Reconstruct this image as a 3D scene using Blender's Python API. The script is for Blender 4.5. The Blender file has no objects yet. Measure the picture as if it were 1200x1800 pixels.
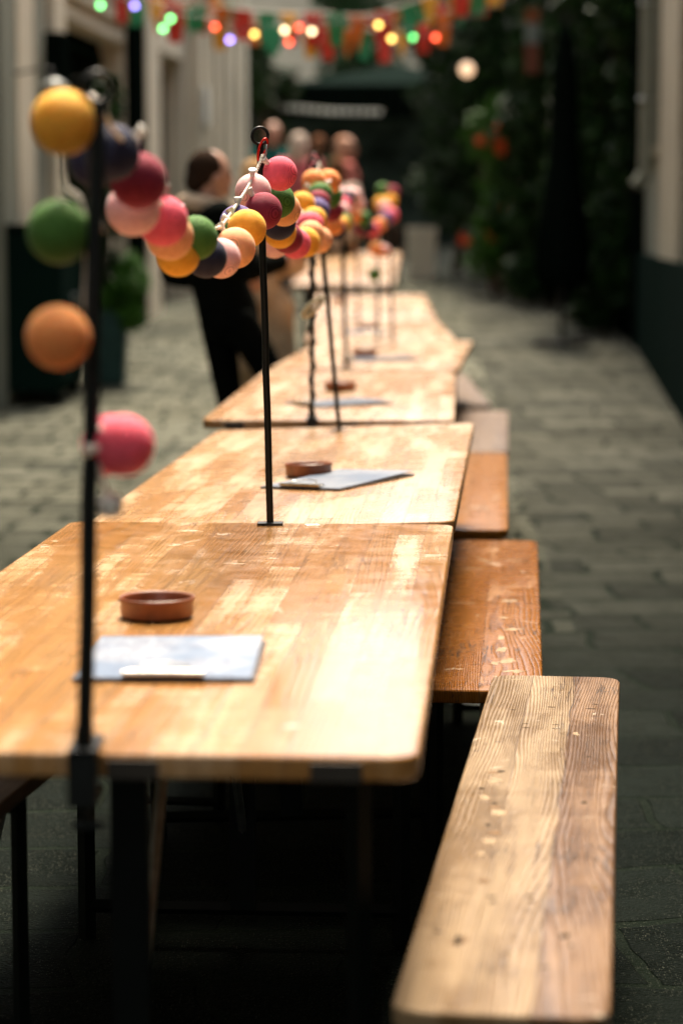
import bpy, bmesh, math, random
from mathutils import Vector, Matrix
import numpy as np
R = math.radians
random.seed(7)

# ------------------------------------------------------------ camera, sky, sun, exposure
sc = bpy.context.scene
C = sc.collection
CAM_H = 1.38
F_PX = 4250.0                      # focal length in photo pixels (85 mm on a 36 mm high frame)
PITCH = math.atan(510 / F_PX)
cd = bpy.data.cameras.new('camera'); cam = bpy.data.objects.new('camera', cd); C.objects.link(cam)
cd.sensor_fit = 'VERTICAL'; cd.sensor_height = 36; cd.sensor_width = 24; cd.lens = 85
cd.clip_start = 0.05; cd.clip_end = 500
cam.location = (0, 0, CAM_H); cam.rotation_euler = (R(90) - PITCH, 0, 0)
cd.dof.use_dof = True; cd.dof.focus_distance = 4.65; cd.dof.aperture_fstop = 2.55
sc.camera = cam
w = bpy.data.worlds.new('World'); sc.world = w; w.use_nodes = True
nt = w.node_tree; bg = nt.nodes['Background']
sky = nt.nodes.new('ShaderNodeTexSky'); sky.sky_type = 'NISHITA'; sky.sun_disc = False
SUN_EL, SUN_AZ = R(62), R(7)      # azimuth measured from +Y towards +X
sky.sun_elevation = SUN_EL; sky.sun_rotation = SUN_AZ
sky.air_density = 1.3; sky.dust_density = 4.0; sky.ozone_density = 1.0
hs = nt.nodes.new('ShaderNodeHueSaturation'); hs.inputs['Saturation'].default_value = 0.12
nt.links.new(sky.outputs[0], hs.inputs['Color']); nt.links.new(hs.outputs[0], bg.inputs[0])
bg.inputs[1].default_value = 0.105
sl = bpy.data.lights.new('sun', 'SUN'); sl.energy = 2.6; sl.angle = R(18); sl.color = (1, .84, .64)
so = bpy.data.objects.new('sun', sl); C.objects.link(so)
sd = Vector((math.sin(SUN_AZ) * math.cos(SUN_EL), math.cos(SUN_AZ) * math.cos(SUN_EL), math.sin(SUN_EL)))
so.rotation_euler = (-sd).to_track_quat('-Z', 'Y').to_euler()
sc.view_settings.view_transform = 'Standard'; sc.view_settings.look = 'None'
sc.view_settings.gamma = 1.0; sc.view_settings.exposure = 2.02
sc.render.engine = 'CYCLES'
sc.cycles.use_denoising = True
sc.cycles.max_bounces = 8; sc.cycles.sample_clamp_indirect = 8

# ------------------------------------------------------------ measuring helpers
def ray(px, py):
    u = (px - 600) / F_PX; v = (900 - py) / F_PX
    return Vector((u, math.cos(PITCH) + v * math.sin(PITCH), -math.sin(PITCH) + v * math.cos(PITCH)))
def at(px, py, Y):                 # the point seen at (px, py) at distance Y down the street
    r = ray(px, py); t = Y / r.y
    return Vector((r.x * t, Y, CAM_H + r.z * t))
def rise(Y):                       # the lane climbs gently beyond 15 m
    return 0.0 if Y < 15 else 0.04 * (Y - 15) if Y < 60 else 1.8

# ------------------------------------------------------------ object helpers
def link(o, parent=None):
    C.objects.link(o)
    if parent is not None: o.parent = parent
    return o
def empty(name, loc=(0, 0, 0), rz=0.0, rx=0.0):
    o = bpy.data.objects.new(name, None); o.location = loc; o.rotation_euler = (rx, 0, rz)
    o.empty_display_size = .1
    return link(o)
def tag(o, label=None, cat=None, group=None, kind=None):
    if label: o['label'] = label
    if cat: o['category'] = cat
    if group: o['group'] = group
    if kind: o['kind'] = kind
    return o
def put(name, bm, mat, parent=None, smooth=False, autosmooth=None):
    me = bpy.data.meshes.new(name)
    bm.normal_update(); bm.to_mesh(me); bm.free()
    if smooth or autosmooth:
        me.polygons.foreach_set('use_smooth', [True] * len(me.polygons))
    if autosmooth: me.set_sharp_from_angle(angle=R(autosmooth))
    if mat: me.materials.append(mat)
    return link(bpy.data.objects.new(name, me), parent)
def copy_tree(o, parent=None):
    c = o.copy(); C.objects.link(c)
    if parent is not None: c.parent = parent
    for ch in list(o.children): copy_tree(ch, c)
    return c
def box(bm, x0, x1, y0, y1, z0, z1, bev=0.0, seg=2):
    M = Matrix.Translation(((x0 + x1) / 2, (y0 + y1) / 2, (z0 + z1) / 2)) @ Matrix.Diagonal((abs(x1 - x0), abs(y1 - y0), abs(z1 - z0), 1))
    r = bmesh.ops.create_cube(bm, size=1, matrix=M)
    if bev > 0:
        es = list({e for v in r['verts'] for e in v.link_edges})
        bmesh.ops.bevel(bm, geom=es, offset=bev, segments=seg, profile=.5, affect='EDGES')
    return bm
def tube(bm, pts, rad, n=10, caps=True):
    pts = [Vector(p) for p in pts]; m = len(pts)
    rr = rad if hasattr(rad, '__len__') else [rad] * m
    T = [(pts[min(i + 1, m - 1)] - pts[max(i - 1, 0)]).normalized() for i in range(m)]
    a = Vector((0, 0, 1)) if abs(T[0].z) < .9 else Vector((1, 0, 0))
    N = (a - T[0] * a.dot(T[0])).normalized(); rings = []
    for i in range(m):
        N = (N - T[i] * N.dot(T[i]));
        N = N.normalized() if N.length > 1e-6 else T[i].orthogonal().normalized()
        B = T[i].cross(N)
        rings.append([bm.verts.new(pts[i] + (N * math.cos(2 * math.pi * k / n) + B * math.sin(2 * math.pi * k / n)) * rr[i]) for k in range(n)])
    for i in range(m - 1):
        for k in range(n):
            bm.faces.new((rings[i][k], rings[i][(k + 1) % n], rings[i + 1][(k + 1) % n], rings[i + 1][k]))
    if caps:
        bm.faces.new(rings[0][::-1]); bm.faces.new(rings[-1])
    return bm
def spline(pts, n=12):             # Catmull-Rom
    P = [Vector(p) for p in pts]; P = [P[0] * 2 - P[1]] + P + [P[-1] * 2 - P[-2]]; out = []
    for i in range(1, len(P) - 2):
        for k in range(n):
            t = k / n
            out.append(.5 * ((2 * P[i]) + (P[i + 1] - P[i - 1]) * t + (2 * P[i - 1] - 5 * P[i] + 4 * P[i + 1] - P[i + 2]) * t * t + (3 * P[i] - P[i - 1] - 3 * P[i + 1] + P[i + 2]) * t ** 3))
    out.append(P[-2]); return out
def lathe(bm, prof, n=32, M=None):
    rings = []
    for r, z in prof:
        vs = [Vector((r * math.cos(2 * math.pi * k / n), r * math.sin(2 * math.pi * k / n), z)) for k in range(n)]
        rings.append([bm.verts.new(M @ v if M else v) for v in vs])
    for i in range(len(rings) - 1):
        for k in range(n):
            bm.faces.new((rings[i][k], rings[i][(k + 1) % n], rings[i + 1][(k + 1) % n], rings[i + 1][k]))
    bm.faces.new(rings[0][::-1]); bm.faces.new(rings[-1])
    return bm
def torus(bm, c, Rr, r, M, n=28, k=8, a0=0, a1=2 * math.pi):
    pts = [M @ Vector((Rr * math.cos(a0 + (a1 - a0) * i / n), 0, Rr * math.sin(a0 + (a1 - a0) * i / n))) + Vector(c) for i in range(n + 1)]
    return tube(bm, pts, r, k)

# ------------------------------------------------------------ materials
class NT:
    def __init__(s, name):
        s.m = bpy.data.materials.new(name); s.m.use_nodes = True; s.t = s.m.node_tree
        s.b = s.t.nodes['Principled BSDF']
    def n(s, typ, **kw):
        nd = s.t.nodes.new('ShaderNode' + typ)
        for k, v in kw.items():
            if k.startswith('i_'):
                k = k[2:].replace('_', ' '); s.set(nd.inputs[int(k)] if k.isdigit() else nd.inputs[k], v)
            else: setattr(nd, k, v)
        return nd
    def set(s, inp, v):
        if isinstance(v, bpy.types.NodeSocket): s.t.links.new(v, inp)
        else: inp.default_value = v
    def math(s, op, a, b=0.0, c=None, clamp=False):
        nd = s.t.nodes.new('ShaderNodeMath'); nd.operation = op; nd.use_clamp = clamp
        s.set(nd.inputs[0], a); s.set(nd.inputs[1], b)
        if c is not None: s.set(nd.inputs[2], c)
        return nd.outputs[0]
    def mix(s, f, a, b, typ='MIX'):
        nd = s.t.nodes.new('ShaderNodeMix'); nd.data_type = 'RGBA'; nd.blend_type = typ
        s.set(nd.inputs[0], f); s.set(nd.inputs[6], a if isinstance(a, bpy.types.NodeSocket) else (*a, 1)); s.set(nd.inputs[7], b if isinstance(b, bpy.types.NodeSocket) else (*b, 1))
        return nd.outputs[2]
    def ramp(s, f, stops):
        nd = s.t.nodes.new('ShaderNodeValToRGB'); s.set(nd.inputs[0], f); e = nd.color_ramp.elements
        while len(e) < len(stops): e.new(.5)
        for q, (p, c) in zip(e, stops):
            q.position = p; q.color = (*c, 1) if hasattr(c, '__len__') else (c, c, c, 1)
        return nd.outputs[0]
    def smooth(s, v, lo, hi):
        nd = s.t.nodes.new('ShaderNodeMapRange'); nd.interpolation_type = 'SMOOTHSTEP'
        s.set(nd.inputs[0], v); nd.inputs[1].default_value = lo; nd.inputs[2].default_value = hi
        return nd.outputs[0]
    def coord(s, scale=(1, 1, 1), loc=(0, 0, 0), rot=(0, 0, 0), out='Object'):
        tc = s.t.nodes.new('ShaderNodeTexCoord'); mp = s.t.nodes.new('ShaderNodeMapping')
        s.t.links.new(tc.outputs[out], mp.inputs[0]); mp.inputs['Scale'].default_value = scale
        mp.inputs['Location'].default_value = loc; mp.inputs['Rotation'].default_value = rot
        return mp.outputs[0]
    def noise(s, vec, scale, detail=4, rough=.55, dist=0.0):
        nd = s.t.nodes.new('ShaderNodeTexNoise'); s.set(nd.inputs['Vector'], vec)
        nd.inputs['Scale'].default_value = scale; nd.inputs['Detail'].default_value = detail
        nd.inputs['Roughness'].default_value = rough; nd.inputs['Distortion'].default_value = dist
        return nd.outputs[0]
    def bump(s, h, strength, dist=.01, nrm=None):
        nd = s.t.nodes.new('ShaderNodeBump'); nd.inputs['Strength'].default_value = strength
        nd.inputs['Distance'].default_value = dist; s.set(nd.inputs['Height'], h)
        if nrm is not None: s.set(nd.inputs['Normal'], nrm)
        return nd.outputs[0]
    def out(s, col=None, rough=None, nrm=None, metal=None, spec=None, **kw):
        for k, v in (('Base Color', col), ('Roughness', rough), ('Normal', nrm), ('Metallic', metal), ('Specular IOR Level', spec)):
            if v is None: continue
            if k == 'Base Color' and isinstance(v, tuple): v = (*v, 1)
            s.set(s.b.inputs[k], v)
        for k, v in kw.items(): s.set(s.b.inputs[k], v)
        return s.m

def simple(name, col, rough=.6, metal=0, var=.15, scale=8, bump=.0, **kw):
    s = NT(name); v = s.coord()
    n = s.noise(v, scale, 5)
    f = s.smooth(n, .3, .7)
    c = s.mix(f, tuple(x * (1 - var) for x in col), tuple(min(1, x * (1 + var)) for x in col))
    nr = s.bump(s.noise(v, scale * 6, 3), bump, .004) if bump else None
    return s.out(c, rough, nr, metal, **kw)

def wood(name, board=.09, length=.9, pale=(.62, .40, .21), mid=(.44, .22, .075), orange=(.40, .135, .022),
         wear=.45, seed=0.0, crack=.4, rough=(.24, .38), marks=True, gscale=1.0, brown_x=None, grain=1.0, bmp=.5, mk_s=1.0, spec=.55):
    s = NT(name); tc = s.n('TexCoord'); xyz = s.n('SeparateXYZ'); s.set(xyz.inputs[0], tc.outputs['Object'])
    x, y, z = xyz.outputs
    wob = s.math('MULTIPLY', s.math('SUBTRACT', s.noise(s.coord((1, 1, 1), (seed, 0, 0)), 1.3, 2), .5), .012)
    xb = s.math('DIVIDE', s.math('ADD', s.math('ADD', x, wob), board * 36), board)
    bi = s.math('FLOOR', xb); fx = s.math('SUBTRACT', xb, bi)
    wn = s.n('TexWhiteNoise', noise_dimensions='1D'); s.set(wn.inputs['W'], s.math('ADD', bi, seed))
    yb = s.math('DIVIDE', s.math('ADD', y, s.math('MULTIPLY', wn.outputs[0], length * 3.1)), length)
    bj = s.math('FLOOR', yb); fy = s.math('SUBTRACT', yb, bj)
    cm = s.n('CombineXYZ'); s.set(cm.inputs[0], bi); s.set(cm.inputs[1], bj); cm.inputs[2].default_value = seed
    wn2 = s.n('TexWhiteNoise', noise_dimensions='3D'); s.set(wn2.inputs['Vector'], cm.outputs[0])
    rb = wn2.outputs[0]
    sc2 = s.n('SeparateColor'); s.set(sc2.inputs[0], wn2.outputs[1]); rb2 = sc2.outputs[1]
    # growth rings: distance from a far pith, warped, different in each board
    g = s.n('CombineXYZ')
    s.set(g.inputs[0], s.math('ADD', s.math('MULTIPLY', x, 7), s.math('MULTIPLY', rb, 40)))
    s.set(g.inputs[1], s.math('ADD', s.math('MULTIPLY', y, .75), s.math('MULTIPLY', rb2, 40)))
    s.set(g.inputs[2], s.math('MULTIPLY', z, 6))
    field = s.noise(g.outputs[0], 1.0, 1.5, .4, .1)
    lin = s.math('MULTIPLY', x, s.math('MULTIPLY', s.math('SUBTRACT', rb2, .35), 260 * gscale))
    jit = s.math('MULTIPLY', s.noise(s.coord((30, 3, 10), (seed, 2, 0)), 1.0, 3, .6), 1.1)
    ring = s.math('FRACT', s.math('ADD', s.math('ADD', s.math('MULTIPLY', field, 13 * gscale), lin), jit))
    ring = s.math('SUBTRACT', 1.0, s.math('ABSOLUTE', s.math('SUBTRACT', s.math('MULTIPLY', ring, 2), 1)))
    ringd = s.smooth(ring, .45, 1.0)
    fine = s.noise(s.coord((130 * gscale, 4, 60), (seed, seed, 0)), 1.0, 3, .6)
    fine2 = s.noise(s.coord((420, 9, 60), (seed, seed, 0)), 1.0, 2, .6)
    # wear: pale rubbed patches, crosswise splashes
    wn_ = s.noise(s.coord((5.5, .8, 1), (seed * 3.1, 2, 0)), 2.1, 6, .58, .3)
    wn_ = s.math('ADD', wn_, s.math('MULTIPLY', s.math('SUBTRACT', rb, .5), .13 if board < .07 else .05))
    wn_ = s.math('ADD', wn_, s.math('MULTIPLY', s.math('SUBTRACT', s.noise(s.coord((2, 9, 1), (0, seed, 4)), 2.0, 5, .6), .5), .3))
    wf = s.math('MULTIPLY', s.smooth(wn_, .63 - wear * .38, .85 - wear * .38), .88)
    base = s.mix(s.math('ADD', s.math('MULTIPLY', rb, .5), s.math('MULTIPLY', s.smooth(s.noise(s.coord((3, .6, 1), (seed, 4, 4)), 1.5, 4), .35, .65), .5)), orange, mid)
    base = s.mix(s.math('MULTIPLY', ringd, .6 * min(1, grain)), base, tuple(c * .55 for c in orange))
    worn = s.mix(s.smooth(rb2, 0, 1), pale, tuple(a * .55 + b * .45 for a, b in zip(pale, mid)))
    worn = s.mix(s.math('MULTIPLY', ringd, min(.8, .5 * grain)), worn, tuple(c * .8 for c in mid))
    col = s.mix(wf, base, worn)
    col = s.mix(s.math('MULTIPLY', s.smooth(fine, .5, .68), .5), col, tuple(c * .45 for c in mid))
    col = s.mix(s.math('MULTIPLY', s.smooth(fine2, .55, .8), .25), col, tuple(c * .3 for c in mid))
    if brown_x is not None:            # one board of the glued seat is a browner plank
        edge = s.math('ADD', x, s.math('MULTIPLY', s.math('SUBTRACT', s.noise(s.coord((.3, 3, 1)), 1.5, 4), .5), .02))
        bmk = s.smooth(edge, brown_x - .004, brown_x + .004)
        col = s.mix(s.math('MULTIPLY', bmk, .75), col, s.mix(1.0, col, (.60, .40, .26), 'MULTIPLY'))
        ln = s.math('LESS_THAN', s.math('ABSOLUTE', s.math('SUBTRACT', edge, brown_x)), .0011)
        col = s.mix(s.math('MULTIPLY', ln, s.smooth(s.noise(s.coord((1, 3, 1)), 2, 3), .42, .5)), col, (.06, .03, .015))
    # flaked white spots
    fl = s.math('MULTIPLY', s.smooth(s.noise(s.coord((5, 5, 5), (seed, 9, 0)), 1.6, 7, .7, .8), .63, .66), .75)
    col = s.mix(fl, col, (.66, .52, .38))
    # joints
    jx = s.math('MINIMUM', fx, s.math('SUBTRACT', 1.0, fx)); jy = s.math('MINIMUM', fy, s.math('SUBTRACT', 1.0, fy))
    j = s.math('MAXIMUM', s.math('LESS_THAN', s.math('MULTIPLY', jx, board), .0008), s.math('LESS_THAN', s.math('MULTIPLY', jy, length), .0010))
    col = s.mix(s.math('MULTIPLY', j, .55), col, (.09, .04, .015))
    # drying cracks and dents
    ck = s.noise(s.coord((34, 1.7, 20), (seed * 2, 5, 0)), 1.0, 6, .6, .7)
    ckm = s.math('LESS_THAN', s.math('ABSOLUTE', s.math('SUBTRACT', ck, .5)), .006 * (1 + crack * .7))
    ckm = s.math('MULTIPLY', ckm, s.math('MULTIPLY', s.smooth(s.noise(s.coord((3, 2, 1), (seed, 1, 7)), 2.2, 3), .50, .66), crack * 2, clamp=True))
    col = s.mix(ckm, col, (.07, .035, .015))
    if marks:
        vo = s.n('TexVoronoi', feature='F1', i_Scale=1.0); s.set(vo.inputs['Vector'], s.coord((6.5 * mk_s, 16 * mk_s, 1), (seed * .7, seed, 0))); vo.inputs['Randomness'].default_value = 1
        gate = s.n('SeparateColor'); s.set(gate.inputs[0], vo.outputs['Color'])
        mk = s.math('MULTIPLY', s.math('LESS_THAN', vo.outputs['Distance'], .075), s.math('GREATER_THAN', gate.outputs[0], .55))
        col = s.mix(s.math('MULTIPLY', mk, .8), col, (.06, .035, .02))
        st = s.smooth(s.noise(s.coord((3, 2.2, 1), (seed * 5, 3, 1)), 2.5, 6, .65), .62, .74)
        col = s.mix(s.math('MULTIPLY', st, .35), col, (.13, .07, .03))
    h = s.math('ADD', s.math('MULTIPLY', ringd, -.5), s.math('MULTIPLY', fine, .5))
    h = s.math('SUBTRACT', h, s.math('MULTIPLY', s.math('MAXIMUM', j, ckm), 2.0))
    h = s.math('SUBTRACT', h, s.math('MULTIPLY', fl, .5))
    nr = s.bump(h, bmp, .0014)
    rg = s.math('ADD', s.math('MULTIPLY', wf, rough[1] - rough[0]), s.math('ADD', rough[0], s.math('MULTIPLY', s.math('SUBTRACT', s.noise(s.coord((3, 3, 3)), 5, 5), .5), .25)))
    return s.out(col, rg, nr, spec=spec)

M = {}
M['black'] = simple('black_painted_steel', (.004, .0055, .005), .42, .0, .3, 20, spec=.25)
M['frame'] = simple('dark_green_steel_frame', (.002, .0035, .0028), .6, .0, .3, 15, spec=.12)
M['galv'] = simple('galvanised_steel', (.32, .34, .33), .38, .9, .2, 30)
M['steel'] = simple('bright_clip_steel', (.55, .50, .42), .22, 1.0, .2, 30)
M['red'] = simple('red_anodised', (.65, .02, .01), .25, .6, .1, 10)
M['terracotta'] = simple('brown_glazed_terracotta', (.21, .060, .022), .38, 0, .25, 25, .1)
M['board'] = simple('clipboard_board', (.05, .035, .03), .5)
M['leaf'] = None

def paper(name, seed):
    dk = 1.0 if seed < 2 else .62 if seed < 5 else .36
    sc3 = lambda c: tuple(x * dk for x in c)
    s = NT(name); v = s.coord((1, 1, 1), (seed, 0, 0)); xyz = s.n('SeparateXYZ'); s.set(xyz.inputs[0], v)
    row = s.math('FRACT', s.math('MULTIPLY', xyz.outputs[1], 62))
    line = s.math('LESS_THAN', s.math('ABSOLUTE', s.math('SUBTRACT', row, .5)), .22)
    words = s.smooth(s.noise(s.coord((60, 14, 1), (seed, 3, 0)), 1.0, 4, .7), .47, .53)
    col_gap = s.smooth(s.noise(s.coord((6, 8, 1), (seed * 2, 1, 0)), 1.0, 1), .45, .5)
    ink = s.math('MULTIPLY', s.math('MULTIPLY', line, words), col_gap)
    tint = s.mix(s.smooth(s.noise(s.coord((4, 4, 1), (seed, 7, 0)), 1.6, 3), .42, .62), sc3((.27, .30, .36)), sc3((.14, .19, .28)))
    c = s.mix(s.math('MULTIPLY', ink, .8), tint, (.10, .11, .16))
    return s.out(c, .55, spec=.2)
def ball_mat(name, col):
    s = NT(name); tc = s.coord()
    xyz = s.n('SeparateXYZ'); s.set(xyz.inputs[0], tc)
    # cotton thread wound in several crossing directions
    acc = None
    for rot in ((.5, .2, 0), (1.7, .4, .6), (.2, 1.3, 1.9)):
        wv = s.n('TexWave', wave_type='BANDS', bands_direction='X', i_Scale=210.0, i_Distortion=2.2)
        wv.inputs['Detail'].default_value = 2; wv.inputs['Detail Scale'].default_value = .15
        s.set(wv.inputs['Vector'], s.coord((1, 1, 1), (0, 0, 0), rot))
        acc = wv.outputs['Fac'] if acc is None else s.mix(s.smooth(s.noise(s.coord((1, 1, 1), rot), 22, 1), .45, .52), acc, wv.outputs['Fac'])
    n2 = s.noise(tc, 90, 4)
    f = s.math('ADD', s.math('MULTIPLY', acc, .5), s.math('MULTIPLY', n2, .5))
    dark = tuple(c * .66 for c in col); lite = tuple(min(.95, c * 1.15 + .02) for c in col)
    c = s.mix(s.smooth(f, .25, .75), dark, lite)
    s.b.inputs['Sheen Weight'].default_value = .06; s.b.inputs['Sheen Roughness'].default_value = .4
    s.b.inputs['Subsurface Weight'].default_value = .65; s.b.inputs['Subsurface Radius'].default_value = tuple(.008 + .03 * c for c in col)
    s.b.inputs['Subsurface Scale'].default_value = 1.0
    return s.out(c, .75, s.bump(f, .5, .0012), spec=.25)
BC = dict(yellow=(.90, .42, .035), orange=(.94, .31, .085), peach=(.90, .42, .20), pink=(.86, .12, .18), magenta=(.25, .007, .032),
          pale_pink=(.90, .50, .48), green=(.055, .16, .015), navy=(.010, .012, .048), purple=(.13, .085, .25), red=(.62, .03, .02))
BM = {k: ball_mat(k + '_cotton_thread', v) for k, v in BC.items()}
s = NT('clear_cord'); M['cord'] = s.out((.80, .72, .62), .3, spec=.5)
s = NT('clear_plastic'); M['plastic'] = s.out((.84, .78, .70), .2, spec=.5, **{'Transmission Weight': .15})

# ------------------------------------------------------------ ground
def ground_mat():
    s = NT('worn_stone_paving'); tc = s.n('TexCoord'); xyz = s.n('SeparateXYZ'); s.set(xyz.inputs[0], tc.outputs['Object'])
    x, y = xyz.outputs[0], xyz.outputs[1]
    warp = s.n('VectorMath', operation='SCALE'); nz = s.n('TexNoise', i_Scale=1.1, i_Detail=3.0); s.set(nz.inputs['Vector'], tc.outputs['Object'])
    s.set(warp.inputs[0], nz.outputs['Color']); warp.inputs['Scale'].default_value = .34
    ad = s.n('VectorMath', operation='ADD'); s.set(ad.inputs[0], tc.outputs['Object']); s.set(ad.inputs[1], warp.outputs[0])
    def bricks(w_, h_, mort, rot, off=.5, ms=.3):
        mp = s.n('Mapping'); s.set(mp.inputs[0], ad.outputs[0]); mp.inputs['Rotation'].default_value = (0, 0, rot)
        b = s.n('TexBrick', offset=off, i_Scale=1.0, i_Mortar_Size=mort, i_Mortar_Smooth=ms, i_Bias=0.0, i_Brick_Width=w_, i_Row_Height=h_)
        b.inputs['Color1'].default_value = (0, 0, 0, 1); b.inputs['Color2'].default_value = (1, 1, 1, 1); b.inputs['Mortar'].default_value = (.5, .5, .5, 1)
        s.set(b.inputs['Vector'], mp.outputs[0]); return b
    slab = bricks(.52, .34, .015, R(-4)); cob = bricks(.42, .25, .022, R(3))
    # big slabs in front, small setts on the left and further up
    axis = s.math('SUBTRACT', x, s.math('MULTIPLY', y, .03))
    m = s.math('GREATER_THAN', axis, .55)
    m = s.math('MULTIPLY', m, s.math('LESS_THAN', y, 30.0))
    m = s.math('MAXIMUM', m, s.math('LESS_THAN', y, 8.0))
    fac = s.mix(m, cob.outputs['Color'], slab.outputs['Color']); mor = s.mix(m, cob.outputs['Fac'], slab.outputs['Fac'])
    big = s.smooth(s.noise(tc.outputs['Object'], .55, 4), .35, .65)
    g1 = s.noise(tc.outputs['Object'], 9, 6, .65); g2 = s.noise(tc.outputs['Object'], 95, 3, .7)
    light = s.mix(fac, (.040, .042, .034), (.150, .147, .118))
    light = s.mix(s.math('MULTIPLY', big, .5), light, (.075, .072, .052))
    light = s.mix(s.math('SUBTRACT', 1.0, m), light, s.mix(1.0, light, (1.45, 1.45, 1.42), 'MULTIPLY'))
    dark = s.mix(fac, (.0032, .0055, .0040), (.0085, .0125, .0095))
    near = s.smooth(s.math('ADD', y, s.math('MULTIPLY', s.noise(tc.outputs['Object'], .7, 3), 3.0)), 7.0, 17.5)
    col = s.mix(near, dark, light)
    col = s.mix(s.math('MULTIPLY', s.smooth(g1, .35, .7), .6), col, s.mix(1.0, col, (.35, .38, .34), 'MULTIPLY'))
    spk = s.smooth(g2, .66, .74)
    col = s.mix(s.math('MULTIPLY', spk, .22), col, (.15, .16, .12))
    col = s.mix(s.smooth(mor, .2, .9), col, (.006, .010, .006))
    vo = s.n('TexVoronoi', i_Scale=150.0); s.set(vo.inputs['Vector'], tc.outputs['Object'])
    h = s.math('ADD', s.math('MULTIPLY', s.math('SUBTRACT', 1.0, mor), 1.0), s.math('ADD', s.math('MULTIPLY', g1, .5), s.math('MULTIPLY', vo.outputs['Distance'], .35)))
    h = s.math('ADD', h, s.math('MULTIPLY', fac, .25))
    nr = s.bump(h, .8, .012)
    rg = s.math('ADD', .62, s.math('MULTIPLY', g1, .3))
    sp = s.n('TexVoronoi', i_Scale=230.0); s.set(sp.inputs['Vector'], tc.outputs['Object']); sg = s.n('SeparateColor'); s.set(sg.inputs[0], sp.outputs['Color'])
    glint = s.math('MULTIPLY', s.math('LESS_THAN', sp.outputs['Distance'], .34), s.math('GREATER_THAN', sg.outputs[0], .66))
    col = s.mix(s.math('MULTIPLY', glint, s.smooth(g1, .35, .6)), col, s.mix(sg.outputs[1], (.018, .022, .018), (.085, .09, .07)))
    return s.out(col, rg, nr, spec=.02)
bm = bmesh.new(); ys = [-60, -10, 0, 5, 10, 14] + [14.5 + .25 * i for i in range(8)] + [18, 20, 30, 40, 50, 58, 60, 64, 90, 200]
xs = [-90, -20, -5, 0, 5, 20, 90]
gv = [[bm.verts.new((x, y, rise(y))) for x in xs] for y in ys]
for i in range(len(ys) - 1):
    for k in range(len(xs) - 1): bm.faces.new((gv[i][k], gv[i][k + 1], gv[i + 1][k + 1], gv[i + 1][k]))
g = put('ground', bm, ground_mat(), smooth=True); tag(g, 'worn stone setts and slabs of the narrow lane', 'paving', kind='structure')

# ------------------------------------------------------------ folding tables
def rounded_top(bm, x0, x1, y0, y1, z0, z1, rad, bev):
    vs = []
    for cx, cy, a in ((x1 - rad, y1 - rad, 0), (x0 + rad, y1 - rad, 90), (x0 + rad, y0 + rad, 180), (x1 - rad, y0 + rad, 270)):
        for k in range(7):
            t = R(a + 15 * k); vs.append(bm.verts.new((cx + rad * math.cos(t), cy + rad * math.sin(t), z0)))
    f = bm.faces.new(vs[::-1]); r = bmesh.ops.extrude_face_region(bm, geom=[f])
    nv = [v for v in r['geom'] if isinstance(v, bmesh.types.BMVert)]
    for v in nv: v.co.z = z1
    bmesh.ops.recalc_face_normals(bm, faces=bm.faces[:])
    es = [e for e in bm.edges if abs(e.verts[0].co.z - e.verts[1].co.z) < 1e-6]
    bmesh.ops.bevel(bm, geom=es, offset=bev, segments=3, profile=.6, affect='EDGES')
def bars(segs, r=.012, square=True):
    bm = bmesh.new()
    for a, b in segs:
        tube(bm, [a, b], r, 4 if square else 10)
    return bm
def make_table(mat, W, L, label, wedge=None):
    t = empty('folding_table'); tag(t, label, 'table', 'wooden folding tables set end to end')
    bm = bmesh.new(); rounded_top(bm, -W, 0, 0, L, -.030, 0, .035, .006)
    put('tabletop', bm, mat, t, autosmooth=35)
    # battens under the top
    bm = bmesh.new()
    for y in (.22, L - .30): box(bm, -W + .06, -.06, y, y + .08, -.052, -.031, .002)
    put('batten', bm, M['underwood'], t)
    # dark steel edge clips at the two ends
    for y0, s_ in ((-.003, 1), (L + .003, -1)):
        for x in (-W * .87, -W * .42, -W * .12):
            bm = bmesh.new(); box(bm, x - .030, x + .030, y0 - .0015, y0 + .0015, -.030, -.007, .0006)
            put('edge_clip', bm, M['clip'], t)
    for y, d in ((.38, 1), (L - .38, -1)):
        fr = None
        for x in (-W + .09, -.09):
            bm = bmesh.new(); tube(bm, [(x, y, -.05), (x, y, -.765)], .017, 4)
            leg = put('leg', bm, M['frame'], t)
        bm = bmesh.new(); tube(bm, [(-W + .09, y, -.70), (-.09, y, -.70)], .013, 4)
        put('crossbar', bm, M['frame'], t); bm = bmesh.new()
        tube(bm, [(-W + .09, y, -.10), (-.09, y, -.10)], .013, 4)
        put('crossbar', bm, M['frame'], t)
        bm = bmesh.new(); box(bm, -W / 2 - .024, -W / 2 + .024, y - .012, y + .012, -.70, -.05)
        put('centre_stay', bm, M['frame'], t)
        bm = bmesh.new(); tube(bm, [(-W / 2, y, -.55), (-W / 2, y + d * .42, -.055)], .009, 6)
        put('brace', bm, M['galv'], t)
    return t
M['underwood'] = simple('batten_wood', (.10, .06, .03), .7)
M['clip'] = simple('dark_edge_clip', (.035, .028, .02), .5, .4)
W_T = .785
def place_table(mat, p0, p1, z0, z1, label, W=W_T):
    a = Vector((p0[0], p0[1])); b = Vector((p1[0], p1[1])); L = (b - a).length
    t = make_table(mat, W, L, label)
    t.rotation_mode = 'XYZ'
    t.rotation_euler = (math.atan2(z1 - z0, L), 0, math.atan2(-(b.x - a.x), b.y - a.y))
    t.location = (a.x, a.y, z0); return t
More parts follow.
